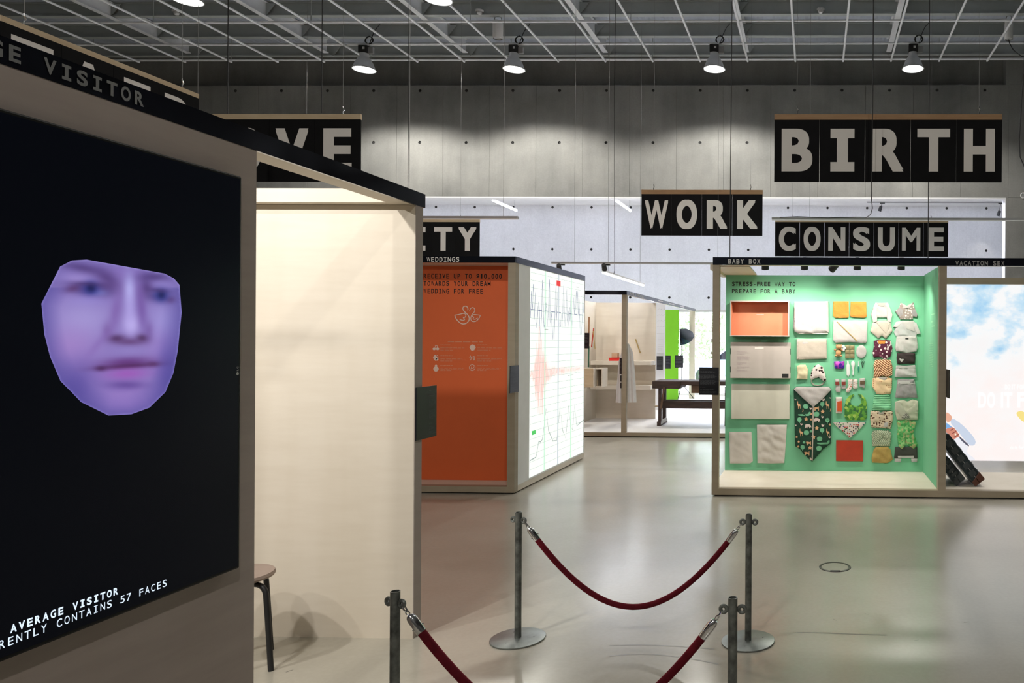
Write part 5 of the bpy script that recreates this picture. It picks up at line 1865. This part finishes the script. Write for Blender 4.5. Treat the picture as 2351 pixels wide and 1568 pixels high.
# red case and tan box on the upper shelf
zsh = at(1430, 829, YKB - .42).z
q0, q1 = at(1398, 825, YKB - .34).x, at(1424, 825, YKB - .34).x
t = thing('red_case', V((q0, YKB - .2, zsh)), 'flat red case lying on the upper shelf of the WORK booth', 'case')
box_part('body', pm('red_plastic', lin((214, 38, 30)), .5), t, q0, q1, YKB - .34, YKB - .1, zsh, zsh + .045, .004)
box_part('lid', pm('red_lid', lin((196, 30, 26)), .5), t, q0 - .004, q1 + .004, YKB - .345, YKB - .095, zsh + .045, zsh + .06, .003)
q0, q1 = at(1404, 825, YKB - .3).x, at(1417, 825, YKB - .3).x
tag(MB().box(q0, q1, YKB - .3, YKB - .15, zsh + .06, zsh + .15).build('tan_carton', pm('tan_card', (.50, .34, .22), .8), loc=(q0, YKB - .2, zsh + .06), bevel=.004), 'small tan carton standing on the red case', 'box')
q0, q1 = at(1497, 833, YKB - .44).x, at(1503.5, 833, YKB - .44).x
tag(MB().box(q0, q1, YKB - .45, YKB - .42, at(1500, 838, YKB - .44).z, at(1500, 829, YKB - .44).z).build('white_tag', WHITEP, loc=(q0, YKB - .44, 1.2), bevel=.003), 'small white tag fixed to the end of the upper shelf', 'tag')
# sticks hung on the walls
WD1 = pm('brown_stick', (.22, .10, .04), .6)
WD2 = pm('green_stick', (.03, .12, .07), .6)
WD3 = pm('red_stick', lin((176, 36, 24)), .6)
WD4 = pm('yellow_wood_ruler', (.40, .28, .10), .6)


def stick(px0, py0, px1, py1, Y, w, mat, label, d=.012):
    a, b = at(px0, py0, Y), at(px1, py1, Y)
    return tag(MB().bar(a, b, w, d, up=(0, 1, 0)).build('wooden_stick', mat, loc=b, bevel=.003), label, 'stick', 'sticks hung in the WORK booth')


stick(1352.5, 727, 1351.5, 790, YKB - .9, .026, WD1, 'upright brown stick behind the black plaque')
stick(1352, 795, 1351, 843, YKB - .9, .026, WD2, 'upright dark green stick standing on the wall cube')
stick(1363, 753, 1358, 797, YKB - .55, .02, WD3, 'leaning red stick on the side wall')
stick(1362, 760, 1366, 802, YKB - .56, .016, WD4, 'thin yellow stick crossing the red stick')
stick(1459, 778.5, 1470, 810.5, YKB - .02, .022, WD4, 'yellow wooden ruler hung askew on the rear panel')
plaque((at(1344.5, 800, YK + .5).x - .12, YK + .5, at(1344, 800, YK + .5).z), EX, (0, -1, 0), .185, 36 / F * (YK + .5), 'small black plaque in the WORK booth beside the upright brown stick', .1, 41)
q = at(1422.5, 859, YK - .01)
t = plaque((q.x, YK - .008, q.z), EX, (0, -1, 0), .035, 37 / F * YK, 'narrow black plaque on the corner post of the WORK booth', .1, 42)
for i, (ya_, yb2) in enumerate(((862, 876), (878, 891))):
    a, b = at(1424, yb2, YK - .008), at(1427, ya_, YK - .008)
    box_part('lower_label', BLACKM, t, a.x, b.x, YK - .014, YK - .008, a.z, b.z)

# white coat hung on the corner post
COATM = pm('white_work_coat', (.72, .71, .72), .9, var=.05, scale=12)
t = thing('work_coat', at(1440, 925, YK + .2), 'white work coat hanging from the corner post of the WORK booth', 'coat')


def sheet(outline_l, outline_r, Y, amp=.03, n=14, seed=0):
    """hanging cloth between two edges given top to bottom"""
    m = MB()
    rows = len(outline_l)
    vs = []
    for i in range(rows):
        for j in range(n + 1):
            f = j / n
            x_ = outline_l[i][0] * (1 - f) + outline_r[i][0] * f
            y_ = outline_l[i][1] * (1 - f) + outline_r[i][1] * f
            d = amp * math.sin(f * 3.14159) * (1 + .6 * math.sin(f * 11 + seed)) * (.3 + i / rows)
            vs.append((x_, y_, d))
    F_ = [at(x_, y_, Y - d) for x_, y_, d in vs]
    B_ = [at(x_, y_, Y + d * .6 + .012) for x_, y_, d in vs]
    k = len(F_)
    fs = []
    for i in range(rows - 1):
        for j in range(n):
            a = i * (n + 1) + j
            fs.append((a, a + n + 1, a + n + 2, a + 1))
            fs.append((k + a, k + a + 1, k + a + n + 2, k + a + n + 1))
    for i in range(rows - 1):
        a = i * (n + 1)
        fs.append((a, k + a, k + a + n + 1, a + n + 1))
        b = a + n
        fs.append((b, b + n + 1, k + b + n + 1, k + b))
    for j in range(n):
        fs.append((j, j + 1, k + j + 1, k + j))
        b = (rows - 1) * (n + 1) + j
        fs.append((b, k + b, k + b + 1, b + 1))
    return m.add(F_ + B_, fs)


sheet([(1440, 788), (1439, 805), (1439, 840), (1440, 880), (1441, 924)], [(1444, 789), (1453, 808), (1457, 845), (1460, 890), (1461.5, 924)], YK + .12, .03).build('right_side', COATM, t, smooth=True)
sheet([(1426, 812), (1420, 830), (1418, 860), (1415, 895), (1413.5, 924)], [(1430, 812), (1432, 830), (1434, 860), (1434, 895), (1434, 926)], YK + .20, .03, seed=2).build('left_side', COATM, t, smooth=True)
sheet([(1428, 790), (1426, 815), (1430, 880)], [(1442, 788), (1446, 815), (1446, 880)], YK + .24, .02, seed=4).build('back', COATM, t, smooth=True)

# workbench
BW = pm('dark_stained_timber', (.050, .026, .020), .55, var=.35, scale=5, stretch=(1, 1, 4))
BW2 = pm('worn_timber', (.12, .065, .035), .6, var=.3, scale=6)
YBN = at(1513, 978, Z=BTK).y
zt1 = at(1540, 875, YBN).z
xb0, xb1 = at(1498, 880, YBN).x, -1.42
t = thing('workbench', V((xb0, YBN, BTK)), 'old dark timber workbench with a vice and long stretcher on the WORK platform', 'workbench')
z_tb = at(1600, 885, YBN).z
box_part('top', BW, t, at(1562, 880, YBN).x, xb1, YBN, YBN + .62, z_tb, zt1, .006)
box_part('top_end', BW, t, xb0, at(1562, 880, YBN).x, YBN - .02, YBN + .62, at(1530, 892, YBN).z, zt1, .006)
vx = at(1517, 900, YBN)
for (pa_, pb2, Yl) in ((1511, 1518, YBN + .03), (1520.5, 1528.5, YBN + .5)):
    a, b = at(pa_, 930, Yl), at(pb2, 930, Yl)
    box_part('leg', BW, t, a.x, b.x, Yl, Yl + .07, BTK, z_tb - .02, .004)
    a.x, b.x = xb1 - .2, xb1 - .14
    box_part('leg', BW, t, a.x, b.x, Yl, Yl + .07, BTK, z_tb - .02, .004)
box_part('foot', BW, t, at(1508, 970, YBN).x, at(1517, 970, YBN).x, YBN, YBN + .60, BTK, BTK + .08, .004)
box_part('stretcher', BW, t, at(1519, 930, YBN + .25).x, xb1 - .1, YBN + .25, YBN + .31, at(1600, 938, YBN + .25).z, at(1600, 921, YBN + .25).z, .004)
box_part('stretcher', BW, t, at(1526, 920, YBN + .52).x, xb1 - .1, YBN + .52, YBN + .57, at(1600, 924, YBN + .52).z, at(1600, 918, YBN + .52).z, .004)
box_part('drawer_block', BW2, t, at(1586, 895, YBN).x, at(1608, 895, YBN).x, YBN + .05, YBN + .4, at(1590, 903, YBN).z, z_tb, .004)
MB().bar(at(1525, 888, YBN - .05), at(1517.5, 938, YBN - .05), .03).build('vice_lever', BW2, t)
MB().tube([at(1503, 932.5, YBN + .1), at(1512, 932.5, YBN + .1)], .012, 8).build('wooden_screw', PLYL, t)
tag(MB().prism([at(1517, 975, YBN - .06), at(1519, 963, YBN - .06), at(1530, 958, YBN + .1), at(1531, 966, YBN + .1)], (0, .02, .0)).build('paper_sheet', WHITEP, loc=at(1520, 975, YBN)), 'white sheet leaning against the foot of the workbench', 'paper')

# plaques further down the WORK booth
def flat_plaque(l, r_, t_, b_, Y, label, seed, hook=False):
    a, b = at(l, b_, Y), at(r_, t_, Y)
    p = plaque((a.x, Y, a.z), EX, (0, -1, 0), b.x - a.x, b.z - a.z, label, .08, seed)
    MB().bar(((a.x + b.x) / 2, Y + .004, (a.z + b.z) / 2), ((a.x + b.x) / 2, Y + .05, (a.z + b.z) / 2), .03).build('bracket', BLACKM, p)
    return p


flat_plaque(1507.5, 1522, 817.5, 849, YD - .06, 'black plaque on the white notice wall', 51)
flat_plaque(1527.5, 1540, 816.5, 846.5, YG - .9, 'black plaque standing before the lime green wall', 52)
flat_plaque(1549.5, 1569, 816, 844, YG - 1.0, 'dark plaque with columns of pale text at the edge of the lime green wall', 53)

# photo softbox on a stand
YSB = 19.2
SBM = pm('softbox_black_fabric', (.03, .035, .05), .5)
SBL = pm('softbox_blue_panel', (.05, .09, .16), .35)  # lower umbrella panels in a lighter blue
foot = at(1565, 922, YSB)
foot.z = BTK
t = thing('studio_softbox', foot, 'black studio softbox umbrella on a thin tripod stand before the window', 'softbox')
apex = at(1558, 793, YSB)
rim = [at(x, y_, YSB + d) for x, y_, d in ((1560, 755, -.15), (1576, 754, -.3), (1590, 762, -.3), (1594, 773, -.1), (1586, 784, .1), (1575, 790, .15), (1562, 793, .1))]
cen = at(1562, 775, YSB + .2)
for i in range(len(rim)):
    a, b = rim[i], rim[(i + 1) % len(rim)]
    m = MB().add([cen, a, b, cen + V((.01, .03, 0)), a + V((0, .02, 0)), b + V((0, .02, 0))], [(0, 1, 2), (5, 4, 3), (0, 3, 4, 1), (1, 4, 5, 2), (2, 5, 3, 0)])
    m.build('umbrella_panel', SBL if i in (4, 5) else SBM, t)
px_ = at(1566, 790, YSB)
MB().tube([V((foot.x, YSB, BTK + .35)), V((foot.x, YSB, px_.z)), cen], .014, 6).build('stand_pole', BLACKM, t)
for k in range(3):
    a = k * 2.094 + .4
    MB().bar((foot.x, YSB, BTK + .42), (foot.x + math.cos(a) * .33, YSB + math.sin(a) * .33, BTK), .016).build('tripod_leg', BLACKM, t)

# ================================================================== RAILS, LINEAR LAMPS, SPOTS IN THE HALL
def lamp_rail(pl, pr, py, Y, th, label):
    a, b = at(pl, py, Y), at(pr, py, Y)
    t = thing('lamp_rail', V(((a.x + b.x) / 2, Y, a.z)), label, 'rail')
    box_part('profile', GREYP, t, a.x, b.x, Y - .03, Y + .03, a.z - th / 2, a.z + th / 2)
    box_part('lower_cover', WHITEP, t, a.x, b.x, Y - .032, Y + .02, a.z - th / 2 - .008, a.z - th / 2)
    for f in (.12, .88):
        x_ = a.x + (b.x - a.x) * f
        MB().bar((x_, Y, a.z), (x_, Y, CZ), .004).build('wire', GREYP, t)
    return t, a


lamp_rail(905, 1190, 499, 10.4, .034, 'grey lamp rail above the WEDDINGS booth, before the ITY sign')
lamp_rail(1772, 2500, 502, 10.4, .030, 'grey lamp rail crossing before the CONSUME sign')
lr, la = lamp_rail(1267, 1700, 603, 11.9, .026, 'thin grey lamp rail with two black spots before the WORK booth')
for px, lab, aim in ((1284, 'black spotlight at the end of the thin rail, above the lit chart', (-5.0, 14.9, 1.0)), (1388, 'black spotlight on the thin rail, tilted down into the WORK booth', (-3.9, 14.9, .9))):
    p = at(px, 615, 11.9)
    track_spot((p.x, 11.9, p.z - .02), aim, 45, lab, 60, .5, rod=(p.x + .03, 11.9, la.z - .013), size=1.0, soft=.03)
YFR = 21.0
rl2 = MB().box(at(1990, 470, YFR).x, at(2330, 470, YFR).x, YFR - .02, YFR + .02, FZ - .03, FZ).build('lamp_rail', GREYP, loc=(3, YFR, FZ))
tag(rl2, 'short lamp rail under the added rooflight before the far wall', 'rail')
for px, py, lab in ((2021, 480, 'small black spotlight before the far wall above the CONSUME sign'), (2293, 491, 'small black spotlight beside the edge of the wall opening')):
    p = at(px, py, YFR)
    track_spot((p.x - .02, YFR, p.z - .05), (p.x - 1.2, YFR + .8, 1.6), 12, lab, 60, .5, rod=(p.x + .06, YFR, FZ - .022), size=1.2)

TUBE = em('lit_linear_tube', (.86, .89, 1.0), TUBE_E)


def linear_lamp(a, b, label, group, drop=None):
    a, b = V(a), V(b)
    t = thing('linear_lamp', (a + b) / 2, label, 'lamp', group)
    MB().bar(a + EZ * .03, b + EZ * .03, .05, .035).build('housing', WHITEP, t)
    MB().tube([a, b], .018, 8).build('tube', TUBE, t, smooth=True)
    for f in (.1, .9):
        q = a.lerp(b, f) + EZ * .045
        MB().bar(q, V((q.x, q.y, drop)), .006).build('wire', GREYP, t)


q = at(1133, 461.5, 18.5)
tz = q.z
xs = [q.x + k * 3.15 for k in range(-3, 2)]
for x in xs:
    linear_lamp((x, 18.45, tz), (x, 19.95, tz), 'lit white linear lamp hung under the ceiling beyond the wall opening', 'linear lamps beyond the wall opening', FZ + .185)
a = at(1385, 626, 12.5)
e_ = at(1477, 660, X=a.x)
TUBE = em('lit_booth_tube', (.9, .93, 1.0), 45.0)
linear_lamp(a, (a.x, e_.y, a.z), 'lit linear lamp hanging low over the WORK booth', None, gzp)

# ------------------------------------------------------------------ hanging black cables
cable('power_cable', hang(524, 0, 272, 8.3), .005, 'black power cable hanging from the roof to the LOVE sign')
cable('power_cable', hang(740, 0, 260, 8.6), .005, 'thin black cable hanging behind the LOVE sign')
c1 = hang(1414, 100, 600, 12.2, -.02)
c1 += [at(1411, 622, 12.2), at(1409, 629, 12.2), at(1405, 629.5, 12.4)]
cable('power_cable', c1, .005, 'black cable hanging down to the low linear lamp over the WORK booth')
c1 = hang(1679, 0, 591, 7.75, .01)
cable('power_cable', c1, .0048, 'black cable hanging to the top of the BABY BOX bay, before the WORK sign')
c1 = hang(2004, 0, 460, 7.9, .01)
c1 += [at(2003, 478, 8.0), at(1999, 492, 8.6), at(1990, 499, 9.6), at(1960, 498.5, 10.33), at(1900, 500, 10.33), at(1830, 497.5, 10.33), at(1790, 499, 10.33)]
cable('power_cable', [tuple(q) for q in c1], .0058, 'black cable hanging across the BIRTH sign and onto the lamp rail')
cable('power_cable', hang(2134, 45, 592, 8.4), .005, 'thin black cable behind the BIRTH sign down to the showcase')
cable('power_cable', [V((at(2356, 100, 9.0).x, 9.0, CZ - .02)), at(2352, 140, 9.0), at(2346, 220, 9.0), at(2340, 320, 9.0), at(2342, 360, 9.0), at(2353, 385, 9.0)], .007, 'slack black cable at the end of the BIRTH sign')
cable('power_cable', hang(939, 20, 458, 9.5), .004, 'thin dark cable before the concrete wall beside the LOVE sign')

# round hole cover on the right of the concrete wall
q = at(2349, 449, YB - .001)
t = thing('wall_box', q, 'round white wall box on the concrete beside the opening', 'wall box')
MB().lathe([(.06, 0), (.075, .02), (.06, .03), (.045, .02), (0, .018)], q, 20, (0, -1, 0)).build('ring', WHITEP, t, smooth=True)
MB().lathe([(.042, .0205), (0, .0215)], q, 16, (0, -1, 0)).build('cover', GREYP, t)

# ================================================================== STANCHIONS AND ROPES
HP = .697


def make_post():
    t = thing('rope_post', (0, 0, 0), 'x', 'post')
    MB().lathe([(0, 0), (.14, 0), (.145, .002), (.145, .008), (.141, .010), (0, .010)], n=40).build('base_plate', GALVP, t, smooth=True)
    for a in (.4, 2.5, 4.6):
        MB().lathe([(.004, .0102), (0, .0104)], (math.cos(a) * .085, math.sin(a) * .085, 0), 8).build('screw_hole', BLACKM, t)
    pl = MB().lathe([(.018, .010), (.0175, HP), (.0145, HP), (.0145, .60), (0, .60)], n=24).build('pole', GALV, t, smooth=True)
    for s in (-1, 1):
        c = V((s * .034, 0, HP - .043))
        MB().tube([c + V((math.cos(i * .3927) * .0118, 0, math.sin(i * .3927) * .0118)) for i in range(16)], .0072, 7, True).build('eyelet', GALV, t, smooth=True)
    return t


post = make_post()
fl = at(907.5, 1357, Z=HP)
frp = at(1682.5, 1371.5, Z=HP)
spots_p = [(at(1189, 1467, Z=0), 'galvanised rope post whose tilted round base stands before the WEDDINGS booth', .30),
           (at(1717.5, 1473, Z=0), 'galvanised rope post on the side of the BABY BOX bay, its round base in view', 0),
           (V((fl.x, fl.y, 0)), 'galvanised rope post beside the screen booth, cut off by the frame', .35), (V((frp.x, frp.y, 0)), 'galvanised rope post standing before the far right post', -.05)]
spots_p = [(p, l, r_) for p, l, r_ in spots_p]
spots_p[3] = (spots_p[3][0], 'galvanised rope post with hidden base, before the one by the BABY BOX bay', 0)
posts = []
for i, (p, l, rz) in enumerate(spots_p):
    o = post if i == 0 else copy_tree(post)
    o.location = (p.x, p.y, 0)
    o.rotation_euler.z = -rz
    tag(o, l, 'post', 'galvanised rope posts')
    posts.append((V((p.x, p.y, 0)), -rz))


def eye(i, s):
    p, rz = posts[i]
    return p + V((math.cos(rz) * s * .040, math.sin(rz) * s * .040, HP - .052))


def rope(A, B, sag, label, r=.0158):
    t = thing('velvet_rope', (A + B) / 2 - EZ * sag, label, 'rope', 'red velvet barrier ropes')
    n = 36
    L_ = [A.lerp(B, i / n) - EZ * (sag * (1 - (2 * i / n - 1) ** 2) * (1 + .10 * math.sin(i / n * 3.0))) for i in range(n + 1)]
    i0 = 2
    MB().tube(L_[i0:-i0], r, 14).build('velvet_cover', VELVET, t, smooth=True)
    for s in (0, 1):
        pts = L_ if s == 0 else L_[::-1]
        a = pts[i0] + (pts[i0] - pts[i0 + 1]).normalized() * -.004
        d = (pts[0] - a)
        ln_ = d.length
        d.normalize()
        fer = MB().lathe([(r * 1.04, -.004), (r * 1.12, 0), (r * 1.12, .052), (r * 1.0, .066), (r * .7, .074), (0, .075)], a, 18, d).build('end_cap', CHROME, t, smooth=True)
        for k in (-1, 1):
            q = a + d * .02
            u = d.orthogonal().normalized()
            MB().lathe([(.0035, 0), (.003, .004), (0, .0045)], q + u * k * r * 1.1, 8, u * k).build('rivet', CHROME, fer)
        m = MB()
        u = V((0, 1, 0)).cross(d).normalized()
        s0 = a + d * .076
        hk = ln_ - .076
        c = s0 + d * hk * .25
        m.tube([c + d * math.cos(i * .6283) * hk * .28 + u * math.sin(i * .6283) * .006 for i in range(10)], .0026, 6, True)
        c = s0 + d * hk * .72
        v2 = d.cross(u)
        m.tube([c + d * math.cos(i * .6283) * hk * .36 + v2 * math.sin(i * .6283) * .008 for i in range(10)], .003, 6, True)
        m.build('snap_hook', CHROME, t, smooth=True)
    return t


zs_ = at(1452, 1375, at(1450, 1470, Z=0).y).z
A, B = eye(0, 1), eye(1, -1)
rope(A, B, A.z - zs_, 'dark red velvet rope hanging whole between the two further posts')
A, B = eye(2, 1), eye(3, -1)
rope(A, B, A.z - zs_, 'dark red velvet rope between the two nearer posts, its middle out of the frame')

# floor outlet
q = at(1917, 1302, Z=0)
t = thing('floor_outlet', q, 'round flush floor outlet with dark metal ring', 'floor outlet')
MB().lathe([(.098, 0), (.098, .0035), (.115, .0035), (.117, 0)], q, 48).build('ring', pm('dark_ring_metal', (.07, .07, .065), .4, .5), t, smooth=False)
MB().lathe([(.098, .002), (0, .002)], q, 48).build('cover', FLOOR, t)
MB().box(q.x - .036, q.x + .036, q.y - .112, q.y - .088, .001, .006).build('cable_flap', BLACKM, t)
# scuff marks lie on the floor
m = MB()
rs = random.Random(3)
SCF = pm('dark_scuff', (.10, .095, .085), .5)
for px, py, l, a in ((2099, 1471, .03, .5), (2213, 1429, .022, .4), (1913, 1421, .03, -.9), (656, 1543, .03, 1.0), (1985, 1408, .03, -.7)):
    q = at(px, py, Z=.0006)
    ribbon(m, [(0, 0), (math.cos(a) * l * .5, math.sin(a) * l * .6), (math.cos(a) * l, math.sin(a) * l)], .003, q, EX, EY)
SCL = pm('skid_mark', (.26, .25, .22), .35)
m.build('scuff_marks', SCF, bpy.data.objects['floor'])['kind'] = 'stuff'
m = MB()
for pts in ([(1500, 1487), (1400, 1482), (1480, 1480), (1560, 1484), (1640, 1490)][1:], [(1400, 1506), (1470, 1500), (1560, 1507), (1650, 1525)], [(1828, 1452), (1900, 1453), (1960, 1456), (2035, 1458)]):
    w3 = [at(x, y_, Z=.0005) for x, y_ in pts]
    ribbon(m, chaikin([(p.x, p.y) for p in w3], 2, False), .012, V((0, 0, .0005)), EX, EY)
m.build('skid_marks', SCL, bpy.data.objects['floor'])['kind'] = 'stuff'

# ================================================================== OUTSIDE THE WINDOW
struct(MB().box(-40, 30, 24, 60, -.3, -.05).build('ground_outside', pm('pale_paving', (.55, .54, .50), .8)))
LEAF = pm('bright_foliage', (.34, .46, .24), .8, var=.4, scale=3)
BARK = pm('bark', (.10, .07, .05), .9)


def bush(c, rx, rz, n, label, seed):
    rnd = random.Random(seed)
    t = thing('tree', c, label, 'tree', 'trees outside the window')
    m = MB()
    for i in range(n):
        th_, ph = rnd.uniform(0, 6.283), math.acos(rnd.uniform(-1, 1))
        rr = rnd.uniform(.6, 1)
        p = c + V((rx * rr * math.sin(ph) * math.cos(th_), rx * rr * math.sin(ph) * math.sin(th_), rz * 1.15 + rz * rr * math.cos(ph)))
        a = V((rnd.uniform(-1, 1), rnd.uniform(-1, 1), rnd.uniform(-1, 1))).normalized() * .16
        b = a.orthogonal().normalized() * .07
        m.add([p - a, p + b, p + a, p - b], [(0, 1, 2, 3)])
    f = m.build('foliage', LEAF, t)
    f['kind'] = 'stuff'
    MB().tube([c, c + V((.05, 0, rz * .6)), c + V((0, .05, rz * 1.2))], .12, 8, rs=[.16, .12, .05]).build('trunk', BARK, t, smooth=True)


bush(V((-4.6, 33, -.05)), 2.6, 2.3, 2600, 'leafy green tree outside the window behind the lime wall', 1)
bush(V((-11.2, 37, -.05)), 2.8, 2.6, 2600, 'wide leafy tree outside behind the WORK booth', 2)
bush(V((-.5, 38, -.05)), 3.0, 2.4, 2600, 'leafy tree outside beyond the BABY BOX post', 3)
cc = at(1628, 800, 27.5)
t = thing('parked_car', V((cc.x, 27.5, -.05)), 'pale blue grey car parked outside the window', 'car')
CARM = pm('pale_blue_car_paint', (.30, .38, .50), .3, .2)
prof = [(-2.0, .35), (-2.05, .7), (-1.9, .85), (-1.1, .95), (-.5, 1.4), (.9, 1.42), (1.5, 1.0), (2.0, .92), (2.08, .6), (2.0, .35)]
MB().prism([(cc.x + 1.2 + x, 27.0, z - .05) for x, z in prof], (0, 1.7, 0)).build('body', CARM, t, bevel=.06)
MB().prism([(cc.x + 1.2 + x, 26.99, z - .05) for x, z in ((-.95, .97), (-.45, 1.34), (.85, 1.36), (1.3, 1.0))], (0, 1.72, 0)).build('side_window', BLACK, t)
for x in (-1.3, 1.35):
    for y_ in (26.98, 28.55):
        w = MB().lathe([(0, 0), (.32, 0), (.34, .03), (.34, .17), (.32, .2), (0, .2)], (cc.x + 1.2 + x, y_, .29), 20, (0, 1, 0)).build('wheel', BLACKM, t, smooth=True)
        MB().lathe([(0, -.005), (.2, -.005), (.2, .0)], (cc.x + 1.2 + x, y_, .29), 16, (0, 1, 0)).build('hub_cap', ALU, w)
